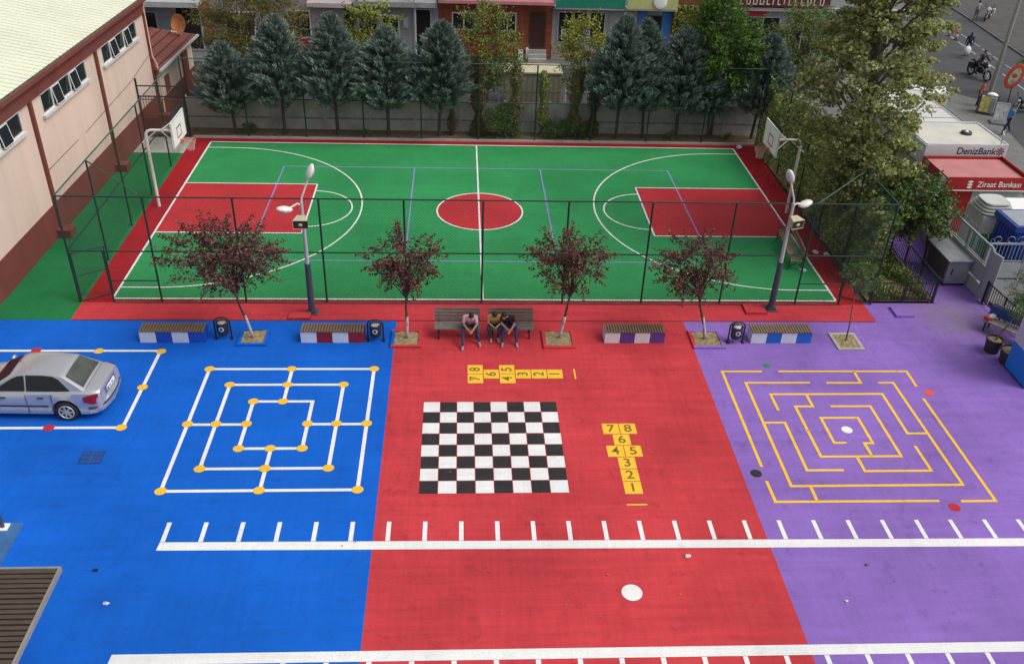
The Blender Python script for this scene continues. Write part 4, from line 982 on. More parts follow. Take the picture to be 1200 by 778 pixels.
for s_ in range(22):
    y = 12 + s_ * 1.9; x = 45.2 + (y - 12) * .085; b.poly([(x - .07, y), (x + .07, y), (x + .17, y + 1.3), (x + .03, y + 1.3)], .004)
for s_ in range(22):
    y = 12 + s_ * 1.9; x = 46.3 + (y - 12) * .085; b.poly([(x - .05, y), (x + .05, y), (x + .14, y + 1.5), (x + .04, y + 1.5)], .004)
b.build('road_marking', flat('road_paint', (.30, .30, .30), var=.3))['kind'] = 'structure'

# kiosks
def kiosk_roof_rail(t, x0, x1, y0, y1, z):
    b = MB()
    for p_, q_ in (((x0, y0), (x1, y0)), ((x1, y0), (x1, y1)), ((x1, y1), (x0, y1)), ((x0, y1), (x0, y0))): b.bar((*p_, z), (*q_, z), .06, .05)
    return b
K = thing('bank_kiosk', 'red cash machine kiosk with red roof and white lettering next to the grey wall', 'kiosk', (31.7, 5.5, 0))
redk = flat('kiosk_red', (.42, .02, .02), .4, var=.08, scale=1); 
MB().box(0, 3.2, .03, 2.2, 0, 2.05).build('body', [flat('kiosk_pale_green', (.40, .48, .44), var=.1)], K)
b = MB().box(-.05, 1.1, -.0, .028, 0, 2.05).box(-.03, -.001, .03, 2.25, 0, 2.05); b.build('red_panel', redk, K)
b = MB().add([(-.12, -.1, 2.05), (3.3, -.1, 2.05), (3.3, -.1, 2.55), (-.12, -.1, 2.55), (-.12, 2.3, 2.05), (3.3, 2.3, 2.05), (3.3, 2.3, 2.55), (-.12, 2.3, 2.55)], [(0, 1, 2, 3), (1, 5, 6, 2), (5, 4, 7, 6), (4, 0, 3, 7), (0, 4, 5, 1)])
b.build('sign_band', redk, K)
MB().box(-.05, 3.24, -.03, 2.24, 2.40, 2.44).build('roof', flat('faded_red_roof', (.50, .19, .19), .6, scale=1.2, var=.15, dirt=((.35, .14, .13), .5)), K)
MB().box(-.13, 3.31, -.115, -.101, 2.01, 2.05).build('white_strip', M['board'], K)
MB().bar((-.1, -.08, 2.57), (3.28, -.08, 2.57), .05).bar((3.28, -.08, 2.57), (3.28, 2.28, 2.57), .05).build('roof_rail', redk, K)
text_mesh('Ziraat Bankası', .34, M['board'], 'lettering', K, (2.05, -.108, 2.29), (R(90), 0, 0), .004, .95)
text_mesh('品', .01, M['board'], 'mark', K, (.9, -.109, 2.2), (R(90), 0, 0)) if False else None
b = MB()
for k in range(3): b.box(.72, .92, -.109, -.102, 2.14 + k * .12, 2.2 + k * .12)
b.box(.79, .85, -.110, -.102, 2.12, 2.46); b.build('emblem', M['board'], K)
MB().box(-.16, -.122, .12, .42, 2.1, 2.48).build('side_emblem', M['board'], K)
b = MB(); n = 32
for r0_, r1_, mm in ((.52, .58, 0),):
    for k in range(n):
        a0, a1 = 2 * math.pi * k / n, 2 * math.pi * (k + 1) / n
        b.add([(2.0 + r * math.cos(a), .020, 1.15 + r * math.sin(a)) for a, r in ((a0, r0_), (a0, r1_), (a1, r1_), (a1, r0_))], [(0, 1, 2, 3)])
b.box(1.6, 2.4, .012, .02, 1.05, 1.25); b.build('graphic', M['blackmark'], K)
K = thing('bank_kiosk', 'white roofed cash machine kiosk with dark blue lettering behind the red kiosk', 'kiosk', (31.9, 8.3, 0))
wk = flat('kiosk_white', (.62, .60, .62), .5, var=.06)
MB().box(0, 3.4, 0, 2.6, 0, 2.0).build('body', flat('kiosk_lilac', (.42, .38, .48), var=.15), K)
MB().box(-.1, 3.5, -.12, 2.7, 2.0, 2.84).build('sign_band', wk, K)
MB().box(0, 3.4, 0, 2.6, 2.841, 2.88).build('roof', flat('kiosk_roof_cream', (.58, .56, .48), .6, scale=1.3, var=.12, dirt=((.36, .42, .45), .6)), K)
text_mesh('DenizBank', .42, flat('navy_ink', (.01, .015, .05)), 'lettering', K, (2.15, -.126, 2.62), (R(90), 0, 0), .006, .95)
b = MB()
for k in range(8):
    a = 2 * math.pi * k / 8; b.add([(3.2, -.126, 2.62), (3.2 + .17 * math.cos(a - .25), -.126, 2.62 + .17 * math.sin(a - .25)), (3.2 + .2 * math.cos(a), -.126, 2.62 + .2 * math.sin(a)), (3.2 + .17 * math.cos(a + .25), -.126, 2.62 + .17 * math.sin(a + .25))], [(0, 1, 2, 3)])
b.build('emblem', flat('emblem_maroon', (.25, .03, .06)), K)
MB().lathe([(.24, 0), (.24, .08), (.20, .12), (.12, .12), (.10, .05)], (2.3, 1.3, 2.88), 20).build('roof_vent', M['blackmark'], K)
MB().ball((2.3, 1.3, 2.98), .09, .09, .06).build('vent_cap', M['board'], K)
kiosk_roof_rail(K, -.08, 3.48, -.1, 2.68, 2.91).build('roof_rail', wk, K)
MB().tube([(3.2, .0, 2.88), (3.2, .0, 3.3), (3.45, .5, 3.3)], .03, 6).build('vent_pipe', M['palemetal'], K)
K = thing('white_kiosk', 'longest kiosk with a flat white roof and grey rail farthest along the pavement', 'kiosk', (32.0, 11.3, 0), 0)
MB().box(0, 3.3, 0, 5.6, 0, 2.35).build('body', wk, K)
MB().box(-.1, 3.4, -.1, 5.7, 2.35, 2.5).build('roof', flat('white_sheet_roof', (.60, .60, .57), .6, scale=.9, var=.12, dirt=((.44, .43, .40), .5)), K)
kiosk_roof_rail(K, -.08, 3.38, -.08, 5.68, 2.60).build('roof_rail', flat('grey_pipe', (.25, .25, .26)), K)
b = MB()
for y in (1.4, 2.8, 4.2): b.box(0, 3.3, y, y + .04, 2.5, 2.53)
b.tube([(3.3, 0, 2.5), (3.3, 0, 2.85)], .025).tube([(2.9, 0, 2.5), (2.9, 0, 2.85)], .025); b.build('roof_seams', flat('grey_seam', (.35, .34, .33)), K)
K = thing('ice_cream_freezer', 'white freezer cabinet with yellow panel beyond the white kiosk roof', 'freezer', (38.0, 20.8, .1), R(-10))
MB().box(-.9, .9, -.6, .6, 0, 1.15).build('body', wk, K); MB().box(-.95, .95, -.65, .65, 1.15, 1.25).build('lid', M['board'], K)
MB().box(-.2, .8, -.615, -.602, .15, 1.0).build('yellow_panel', flat('yellow_panel', (.6, .45, .08), var=.4, scale=4), K)
# white booth with rounded vent tower, green graphics
K = thing('ticket_booth', 'white booth with stacked rounded roof vents and green graphics behind the grey wall', 'booth', (32.0, 3.0, 0))
wb = flat('booth_white', (.52, .53, .50), .5, scale=1.5, var=.12, dirt=((.35, .36, .33), .5))
MB().box(0, 1.25, 0, 1.3, 0, 2.0).box(1.25, 3.6, .15, 1.25, 0, 2.1).build('body', wb, K)
b = MB()
for k in range(4):
    s_ = 1 - k * .09; z_ = 2.0 + k * .11
    pts = []
    for a in range(20):
        an = 2 * math.pi * a / 20; cx_ = math.copysign(abs(math.cos(an)) ** .5, math.cos(an)) * .68 * s_; sy_ = math.copysign(abs(math.sin(an)) ** .5, math.sin(an)) * .70 * s_
        pts.append((.62 + cx_, .65 + sy_))
    b.prism(pts, z_ + .045, z_ + .11, 0)
    b.prism([(.62 + (p[0] - .62) * .9, .65 + (p[1] - .65) * .9) for p in pts], z_, z_ + .045, 1)
b.build('roof_vents', [wb, M['slatdark']], K)
MB().box(-.012, -.002, .1, .6, .3, 1.3).box(.1, .8, -.012, -.002, .2, 1.3).build('green_graphic', flat('green_graphic', (.03, .28, .05), var=.5, scale=5), K)
MB().box(1.2, 3.7, .1, 1.35, 2.1, 2.2).build('roof', M['board'], K)
K = thing('blue_booth', 'blue ribbed metal booth with grey roof behind the grey wall corner', 'booth', (32.35, 1.35, 0))
bl = flat('booth_blue', (.012, .05, .30), .4)
b = MB().box(0, 3.5, 0, 1.35, 0, 2.2)
for k in range(16): b.box(.05 + k * .2, .13 + k * .2, -.03, -.001, .1, 2.1)
for k in range(6): b.box(-.03, -.001, .1 + k * .2, .18 + k * .2, .1, 2.1)
b.build('body', bl, K)
MB().box(-.12, 3.6, -.12, 1.45, 2.2, 2.42).build('roof_edge', bl, K); MB().box(.0, 3.5, 0, 1.33, 2.42, 2.44).build('roof', flat('grey_roof', (.3, .32, .36)), K)
MB().box(.9, 1.15, -.08, -.035, 0, 2.2).box(1.7, 1.8, -.08, -.035, 0, 2.2).build('white_posts', M['board'], K)

# grey wall with curly steel fence
gm = flat('grey_wall_paint', (.33, .34, .36), .6, scale=1.3, var=.08, dirt=((.26, .26, .27), .4)); gp = flat('galvanised_pipe', (.30, .33, .34), .4, var=.15)
def curly(b, p, q, z):
    p, q = Vector((*p, 0)), Vector((*q, 0)); L_ = (q - p).length; d = (q - p).normalized(); n = int(L_ / .42)
    for k in range(n):
        c = p + d * (L_ * (k + .5) / n); pts = []
        sg = 1 if k % 2 else -1
        for j in range(15):
            a = j / 14 * 5.2; r = .17 * (1 - j / 22); pts.append(c + d * (r * math.cos(a) * sg) + Vector((0, 0, z + .1 + r * math.sin(a))))
        b.tube(pts, .010, 4)
def steel_wall(lab, p, q, h0=1.25, h1=2.0):
    t = thing('steel_fence', lab, 'fence', (0, 0, 0), 0)
    P_, Q_ = Vector((*p, 0)), Vector((*q, 0)); L_ = (Q_ - P_).length; d = (Q_ - P_).normalized(); n = max(1, round(L_ / 1.5))
    for k in range(n):
        a, c = P_ + d * (L_ * k / n + .06), P_ + d * (L_ * (k + 1) / n - .06)
        MB().bar(a + Vector((0, 0, .27)), c + Vector((0, 0, .27)), .10, .5).bar(a + Vector((0, 0, .92)), c + Vector((0, 0, .92)), .08, .62).build('panel', gm, t)
    for k in range(n + 1):
        a = P_ + d * (L_ * k / n); MB().bar(a, a + Vector((0, 0, h1)), .09).build('post', gp, t)
    b = MB().bar(P_ + Vector((0, 0, h1)), Q_ + Vector((0, 0, h1)), .06).bar(P_ + Vector((0, 0, h0 + .05)), Q_ + Vector((0, 0, h0 + .05)), .04)
    k = .12
    while k < L_: a = P_ + d * k; b.tube([a + Vector((0, 0, h0)), a + Vector((0, 0, h1))], .012, 5); k += .14
    b.build('bars', gp, t)
    b = MB(); curly(b, p, q, h1 + .05); b.build('scrollwork', gp, t)
steel_wall('grey panel fence with curly steel top running back beside the metal cabinet', (31.05, .35), (30.95, 11.5))
steel_wall('grey panel fence with curly steel top facing the purple yard at the right edge', (31.15, .75), (37, .75))
t = thing('panel_gate', 'narrow grey metal door panel at the corner of the steel fence', 'gate', (31.0, .28, 0), R(-78))
MB().box(.0, .55, -.03, .03, .05, 1.95).build('leaf', gm, t); MB().box(.05, .08, -.05, .05, 0, 2.0).build('frame', gp, t)
def railing(lab, p, q, h, name='railing', sp=.13):
    t = thing(name, lab, 'railing', (0, 0, 0), 0, 'low black railings')
    P_, Q_ = Vector((*p, 0)), Vector((*q, 0)); L_ = (Q_ - P_).length; d = (Q_ - P_).normalized(); up = Vector((0, 0, 1))
    MB().bar(P_ + up * h, Q_ + up * h, .035).build('rail', M['blackmetal'], t); MB().bar(P_ + up * .12, Q_ + up * .12, .03).build('rail', M['blackmetal'], t)
    n = max(1, round(L_ / 1.25))
    for k in range(n + 1): a = P_ + d * (L_ * k / n); MB().bar(a, a + up * (h + .05), .05).build('post', M['blackmetal'], t)
    b = MB(); k = sp
    while k < L_: a = P_ + d * k; b.bar(a + up * .12, a + up * h, .018); k += sp
    b.build('bars', M['blackmetal'], t)
railing('black railing along the near edge of the small garden', (26.9, -.08), (29.12, -.08), .82)
railing('black railing along the purple path side of the garden', (29.17, -.06), (29.35, 6.8), .95)
railing('short black railing right of the grey fence corner', (31.0, -.1), (31.15, -2.4), .87)
# metal cabinet
t = thing('metal_cabinet', 'silver metal cabinet on a purple base beside the grey fence', 'cabinet', (30.52, 2.0, 0))
gal = mat('galvanised_sheet', (.42, .45, .46), .35, .6, scale=2, var=.2)
MB().box(-.42, .42, -.85, .85, .12, 1.05).build('body', gal, t); MB().box(-.50, .48, -.95, .95, 1.05, 1.10).build('lid', gal, t)
b = MB()
for x in (-.36, .36):
    for y in (-.75, .75): b.box(x - .04, x + .04, y - .04, y + .04, 0, .12)
b.build('feet', M['blackmetal'], t); MB().box(-.434, -.422, -.75, .75, .25, .95).build('side_panel', flat('brownish_panel', (.12, .09, .08)), t)
MB().box(-.25, -.21, -.866, -.852, .5, .75).build('handle', M['blackmetal'], t)
# right edge booth
t = thing('painted_booth', 'blue and white painted booth corner at the right edge', 'booth', (29.74, -5.36, 0))
MB().box(0, 3, 0, 1.2, 0, 1.05).build('blue_base', mat('booth_bright_blue', (.01, .19, .62), .55, scale=1.5, var=.08), t)
MB().box(.0, 3, 0, 1.2, 1.05, 2.9).build('white_upper', mat('booth_upper_white', (.52, .53, .54), .6, scale=1.2, var=.08), t)
MB().box(-.004, 3.004, -.004, 1.204, -.0, .07).build('dark_skirt', flat('skirt_navy', (.01, .04, .25)), t)
MB().box(-.08, 3.1, -.08, 1.28, 2.9, 3.0).build('roof', M['concrete'], t)
# pots
for (x, y, r, lab, st) in ((29.78, -3.22, .27, 'smaller black plant pot nearer the blue backed bench', (.5, .5)), (30.02, -3.92, .36, 'larger black plant pot against the blue booth', (.05, .6))):
    t = thing('plant_pot', lab, 'plant pot', (x, y, 0), 0, 'black plant pots')
    MB().lathe([(r * .82, 0), (r, .45), (r * 1.04, .46), (r * 1.04, .50), (r * .94, .50), (r * .92, .42)], n=22).build('pot', flat('pot_black', (.03, .032, .03), .6, var=.4, scale=5), t, smooth=True, sharp=40)
    MB().disc(0, 0, .44, r * .92).build('soil', M['sand'], t)
    MB().tube([(0, 0, .4), (st[0] * .5, .1, .8), (st[0], .15, 1.3)], [.035, .03, .02], 8).build('stem', M['greybark'], t)
    b = MB()
    for k in range(10): clump(b, (st[0] + random.uniform(-.25, .25), .15 + random.uniform(-.2, .2), 1.35 + random.uniform(-.15, .35)), .2, 26, .07, 4, asp=.4)
    b.build('foliage', [M['darkleaf'][1], M['brightleaf'][1], M['brightleaf'][0], M['darkleaf'][0]], t)
# bench with blue back at the right edge
t = slat_bench('bench with blue backrest and grey seat at the right edge beside the pots', 0, 1.9, rz=R(-52), grp='benches', mats=flat('grey_bench_slat', (.24, .21, .19), var=.3), loc=(30.95, -2.35, 0))
MB().box(-.93, -.05, -.035, -.004, .52, .84).box(.05, .93, -.035, -.004, .52, .84).build('blue_panel', flat('navy_panel', (.02, .06, .2)), t)
t = thing('shopping_bag', 'small pile of white and red bags on the left end of the blue backed bench', 'bag', (30.35, -1.85, .44), .4)
MB().ball((0, 0, .08), .18, .12, .10, 10, 6).ball((.15, .08, .06), .1, .1, .07, 8, 5).build('bag', flat('white_bag', (.6, .55, .55), var=.4, scale=8), t, smooth=True)
MB().box(-.25, -.1, -.1, .12, -.0, .09).build('red_box', flat('red_box', (.5, .03, .03)), t)

# ------------------------------------------------------------------ pergola and pole slab (lower left)
t = thing('slatted_canopy', 'brown slatted canopy roof at the lower left corner', 'canopy', (0, 0, 0))
Z = 2.5; x1 = 4.07; x0 = .3; yA = -14.66; yB = -19.5
b = MB(); y = yA - .07
while y > yB: b.box(x0, x1 - .05, y - .085, y, Z - .03, Z + .008 * (1 + math.sin(y * 9))); y -= .125
b.build('slats', M['deck'], t)
MB().box(x1 - .045, x1 + .0, yB, yA, Z - .10, Z + .02).box(x0, x1 - .045, yA - .05, yA, Z - .10, Z + .015).build('edge_trim', M['decktrim'], t)
MB().box(x0, x1 - .05, yB, yA - .055, Z - .06, Z - .035).build('under_board', M['slatdark'], t)
for x, y in ((x0 + .4, yA - .6), (x1 - 1.4, yA - .9), (x0 + .4, yB + .5), (x1 - 1.4, yB + .5)): MB().bar((x, y, 0), (x, y, Z - .061), .1).build('post', M['greymetal'], t)
t = thing('pole_platform', 'low grey blue platform slab left of the blue paving', 'platform', (0, 0, 0))
MB().box(-3, 1.27, -13.4, -10.94, 0, .10).build('slab', mat('faded_blue_slab', (.04, .14, .34), .8, var=.2), t)
t = thing('steel_pole', 'dark steel pole on a white base plate at the left edge', 'pole', (.86, -11.1, .10))
MB().box(-.14, .14, -.12, .12, 0, .02).build('base_plate', M['board'], t); MB().tube([(0, 0, .02), (0, 0, 2.6)], .05, 10).build('shaft', M['greymetal'], t)
MB().box(.28, .46, -13.0, -12.5, .105, .12).build('white_plate', M['board'])
tag(bpy.data.objects['white_plate'], 'small white plate lying on the grey blue platform', 'plate')
# litter
def litter(lab, x, y, s, c, cat='litter'):
    o = MB(); random.seed(int(x * 100)); o.ball((0, 0, s * .4), s, s * .7, s * .4, 7, 5)
    for i in range(len(o.v)): v = o.v[i]; o.v[i] = (v[0] + random.uniform(-.3, .3) * s, v[1] + random.uniform(-.3, .3) * s, max(0, v[2] + random.uniform(-.2, .2) * s))
    o = o.build('crumpled_litter', flat('litter_' + cat, c, var=.3)); o.location = (x, y, .006); tag(o, lab, cat, 'small litter on the paving')
litter('white scrap lying on the blue paving near the slatted canopy', 4.05, -13.45, .07, (.7, .7, .68))
litter('dark scrap lying on the blue paving below the mill board', 3.5, -12.45, .06, (.02, .02, .03))
litter('white scrap on the red paving just below the ticked line', 17.55, -12.25, .07, (.72, .7, .68))
litter('small white scrap on the red and purple boundary', 21.0, -13.7, .05, (.7, .7, .7))
litter('brown scrap on the purple paving below the ticked line', 21.9, -12.6, .05, (.12, .08, .03))
litter('white plastic bag in the far right corner of the court', 25.95, 14.95, .16, (.62, .66, .75), 'plastic bag')
litter('white crumpled paper beside the right court edge', 26.1, 3.75, .14, (.7, .7, .72), 'paper')
litter('second white paper at the ivy side of the court', 26.5, 3.6, .12, (.66, .66, .68), 'paper')
litter('pale cloth scrap under the court bench', 25.1, 2.25, .14, (.6, .62, .7), 'cloth')

# ------------------------------------------------------------------ silver saloon car
def car():
    t = thing('parked_car', 'silver four door saloon parked over the white mill board lines', 'car', (-.2, -5.93, 0), R(-1.5))
    L0, L1 = -2.17, 2.17; wr = .32; ax = (-1.45, 1.13)
    def halfw(x):
        u = abs(x) / 2.17; return .845 * (1 - (.16 if x < 0 else .085) * max(0, (u - .62) / .38) ** 2.2)
    def zbot(x):
        zb = .20 + (.12 * max(0, (abs(x) - 1.75) / .42))
        for a in ax:
            d = abs(x - a)
            if d < .38: zb = max(zb, wr + math.sqrt(.38 ** 2 - d * d) * 1.0 - .01)
        return zb
    def zsh(x):  # shoulder
        if x < -.9: return .90 - .20 * ((-.9 - x) / 1.27) ** 1.6
        if x > 1.5: return .965 - .06 * ((x - 1.5) / .67) ** 2
        return .90 + .065 * (x + .9) / 2.4
    def ztop(x):
        if x < -.9: return .975 - .25 * ((-.9 - x) / 1.27) ** 1.8
        if x > 1.5: return 1.01 - .05 * ((x - 1.5) / .67) ** 2
        return .98
    xs = set([L0, L1, L0 + .02, L1 - .02, L0 + .06, L1 - .06])
    x = L0
    while x < L1: xs.add(round(x, 4)); x += .07
    for a in ax:
        for k in range(17): xs.add(round(a + .38 * math.cos(math.pi * k / 16), 4))
        xs.add(a - .385); xs.add(a + .385)
    xs = sorted(xs); b = MB(); rows = []
    for x in xs:
        w = halfw(x); zb = zbot(x); s_ = zsh(x); tp = ztop(x)
        e = max(0, (abs(x) - 2.09) / .08); w -= .04 * e * e
        lo = max(zb, .20)
        sec = [(0, .19), (w - .10, .19 if lo < .25 else lo), (w - .03, lo + .02 if lo < .5 else lo), (w, max(lo + .03, .40)), (w + .012, max(lo + .05, .56)), (w, max(lo + .08, .68) if lo < .6 else .76), (w - .035, max(s_ - .06, lo + .1)), (w - .09, s_), (w - .17, s_ + (tp - s_) * .55), (w * .45, tp - .008), (0, tp)]
        if x > 2.11: sec = [(y_, min(z_, .80 if z_ > .8 else z_)) if False else (y_, z_) for y_, z_ in sec]
        rows.append(sec)
    n = len(rows[0])
    for sgn in (1, -1):
        base = len(b.v)
        for x, sec in zip(xs, rows):
            for y_, z_ in sec:
                xx = x
                if x > 1.9: xx = x - (abs(y_) / .8) ** 4 * .08 * (x - 1.9) / .27 + (-.05 * max(0, (z_ - .62) / .35) * (x - 1.9) / .27)
                if x < -1.8: xx = x + (abs(y_) / .8) ** 3 * .16 * (-x - 1.8) / .37
                b.v.append((xx, sgn * y_, z_))
        for i in range(len(xs) - 1):
            for j in range(n - 1):
                q_ = [base + i * n + j, base + (i + 1) * n + j, base + (i + 1) * n + j + 1, base + i * n + j + 1]
                b.f.append(q_ if sgn < 0 else q_[::-1]); b.m.append(0)
        for i in (0, len(xs) - 1): b.f.append([base + i * n + j for j in range(n)]); b.m.append(0)
    body = b.build('body', M['silver'], t, smooth=True, sharp=32)
    # greenhouse
    zb = .93; wb = .755; k_ = .42
    prof = [(-1.02, .93), (-.95, .965), (-.28, 1.37), (-.12, 1.415), (.2, 1.44), (.7, 1.43), (1.05, 1.385), (1.16, 1.35), (1.70, .995), (1.80, .95)]
    b = MB(); rows = []
    for (x, z_) in prof:
        zt = z_; ys = wb - k_ * (max(zt - .045, zb) - zb) * 1.0
        rows.append([(x, wb, zb - .04), (x, ys, max(zt - .045, zb)), (x, ys - .07, zt - .01), (x, ys * .5, zt + .012), (x, 0, zt + .02)])
    for sgn in (1, -1):
        base = len(b.v)
        for r_ in rows: b.v += [(x, sgn * y_, z_) for x, y_, z_ in r_]
        for i in range(len(rows) - 1):
            for j in range(4):
                q_ = [base + i * 5 + j, base + (i + 1) * 5 + j, base + (i + 1) * 5 + j + 1, base + i * 5 + j + 1]; b.f.append(q_ if sgn < 0 else q_[::-1]); b.m.append(0)
    roof = b.build('roof', M['silver'], t, smooth=True, sharp=28)
    off = .006
    def side(sgn, pts, nm, par, m):
        bb = MB(); v = [(x, sgn * (wb - k_ * (z_ - zb) + off), z_) for x, z_ in pts]; bb.add(v, [tuple(range(len(v)))]); return bb.build(nm, m, par)
    for sgn in (-1, 1):
        side(sgn, [(-.80, .955), (.08, .955), (.08, 1.365), (-.10, 1.345), (-.26, 1.28)], 'front_side_window', body, M['carglass'])
        side(sgn, [(.13, .955), (1.33, .955), (1.02, 1.27), (.86, 1.345), (.6, 1.37), (.13, 1.37)], 'rear_side_window', body, M['carglass'])
        for x in (-.62, .42):
            MB().box(x, x + .17, sgn * .842 - .022, sgn * .842 + .022, .775, .80).build('door_handle', M['darkplastic'], body)
        MB().box(-1.0, .68, sgn * .862 - .008, sgn * .862 + .008, .50, .545).build('side_moulding', M['darkplastic'], body)
        for x in (-.92, .105, .80):
            MB().box(x, x + .012, sgn * .852 - .008, sgn * .852 + .008, .26, .90).build('door_seam', M['darkplastic'], body)
        MB().ball((-.90, sgn * .90, .97), .06, .10, .06, 12, 8).build('wing_mirror', M['silver'], body, smooth=True)
        # tail light, head light
        b2 = MB(); ly = [(1.66, .855), (1.90, .825), (2.045, .745), (2.09, .62)]
        v = []
        for (x, y_) in ly: v += [(x + .03, sgn * (y_ + .022), .60 if x > 1.7 else .68), (x + .012, sgn * (y_ - .008), .90 if x > 1.7 else .82)]
        for i in range(len(ly) - 1): b2.add([v[2 * i], v[2 * i + 2], v[2 * i + 3], v[2 * i + 1]], [(0, 1, 2, 3) if sgn < 0 else (3, 2, 1, 0)])
        bo = b2.build('tail_light', [M['taillight']], body)
        MB().ball((-1.98, sgn * .60, .66), .16, .16, .08, 12, 8).build('headlight', M['chrome'], body, smooth=True)
    def slope(x0_, z0_, x1_, z1_, m, nm, sx):
        bb = MB(); nn = 8; v = []
        for (x, z_, wscale) in ((x0_, z0_, .93), (x1_, z1_, .90)):
            ys = (wb - k_ * (z_ - .045 - zb)) - .05
            for k in range(nn + 1):
                y_ = -ys * wscale + 2 * ys * wscale * k / nn; c = .024 * (1 - (abs(y_) / ys) ** 2) + .010
                v.append((x + sx * .010, y_, z_ + c))
        for k in range(nn): bb.add([v[k], v[k + 1], v[nn + 2 + k], v[nn + 1 + k]], [(0, 1, 2, 3)])
        return bb.build(nm, m, body, smooth=True)
    slope(1.20, 1.325, 1.66, 1.02, M['rearglass'], 'rear_window', 1)
    slope(-.90, .995, -.32, 1.345, M['carglass'], 'windscreen', -1)
    # bumpers, plate, lid seam
    b = MB(); pts = [(-.80, 1.78), (-.77, 1.95), (-.62, 2.10), (-.3, 2.185), (0, 2.20), (.3, 2.185), (.62, 2.10), (.77, 1.95), (.80, 1.78)]
    b.tube([(x + .005, y_ * 1.085, .47) for y_, x in pts], .032, 6).build('bumper_strip', M['darkplastic'], body)
    b = MB()
    for i in range(len(pts) - 1):
        (a0, c0), (a1, c1) = pts[i], pts[i + 1]
        b.add([(c0 - .01, a0 * 1.03, .26), (c1 - .01, a1 * 1.03, .26), (c1 + .012, a1 * 1.05, .44), (c0 + .012, a0 * 1.05, .44)], [(0, 1, 2, 3)])
        b.add([(c0 + .012, a0 * 1.05, .50), (c1 + .012, a1 * 1.05, .50), (c1 - .06, a1 * 1.0, .575), (c0 - .06, a0 * 1.0, .575)], [(0, 1, 2, 3)])
    b.build('rear_bumper', M['silver'], body, smooth=True)
    pl = MB().box(2.135, 2.165, -.27, .27, .68, .80).build('number_plate', M['board'], body)
    MB().box(2.166, 2.168, -.262, -.20, .685, .795).build('plate_band', flat('plate_blue', (.02, .06, .4)), pl)
    text_mesh('34', .10, M['blackmark'], 'plate_text', pl, (2.169, -.10, .74), (R(90), 0, R(90)), .002); text_mesh('SV', .10, M['blackmark'], 'plate_text', pl, (2.169, .08, .74), (R(90), 0, R(90)), .002)
    MB().box(2.10, 2.135, -.40, .40, .63, .86).build('plate_recess', flat('recess_blue_grey', (.12, .14, .2)), body)
    MB().box(1.73, 1.736, -.62, .62, 1.005, 1.012).build('boot_seam', M['darkplastic'], body)
    MB().tube([(-.2, 0, 1.44), (-.32, 0, 1.6)], .006, 5).build('aerial', M['darkplastic'], body)
    for a in ax:
        for sgn in (-1, 1):
            w_ = MB(); rp = [(.20, -.09), (.29, -.10), (.315, -.07), (.315, .07), (.29, .10), (.20, .09)]
            w_.lathe(rp, n=32); w_.xf(Matrix.Translation((a, sgn * .755, .315)) @ Matrix.Rotation(R(90), 4, 'X'))
            tyre = w_.build('wheel', M['tyre'], t, smooth=True, sharp=40)
            r_ = MB().lathe([(.001, .092), (.19, .091), (.192, .0911)], n=32, m=1).lathe([(.18, .092), (.20, .105), (.225, .104), (.23, .09)], n=32) if False else MB().lathe([(.23, .08), (.001, .092)], n=32, m=1)
            r_.tube([(.205 * math.cos(2 * math.pi * q__ / 28), .205 * math.sin(2 * math.pi * q__ / 28), .098) for q__ in range(29)], .018, 6).ball((0, 0, .098), .045, .045, .02)
            for k in range(7):
                an = 2 * math.pi * k / 7; r_.bar((.05 * math.cos(an), .05 * math.sin(an), .10), (.20 * math.cos(an), .20 * math.sin(an), .100), .045, .02)
            r_.xf(Matrix.Translation((a, sgn * .76, .315)) @ Matrix.Rotation(R(-90) * sgn, 4, 'X'))
            r_.build('rim', [M['chrome'], M['darkplastic']], tyre)
    return t
car()

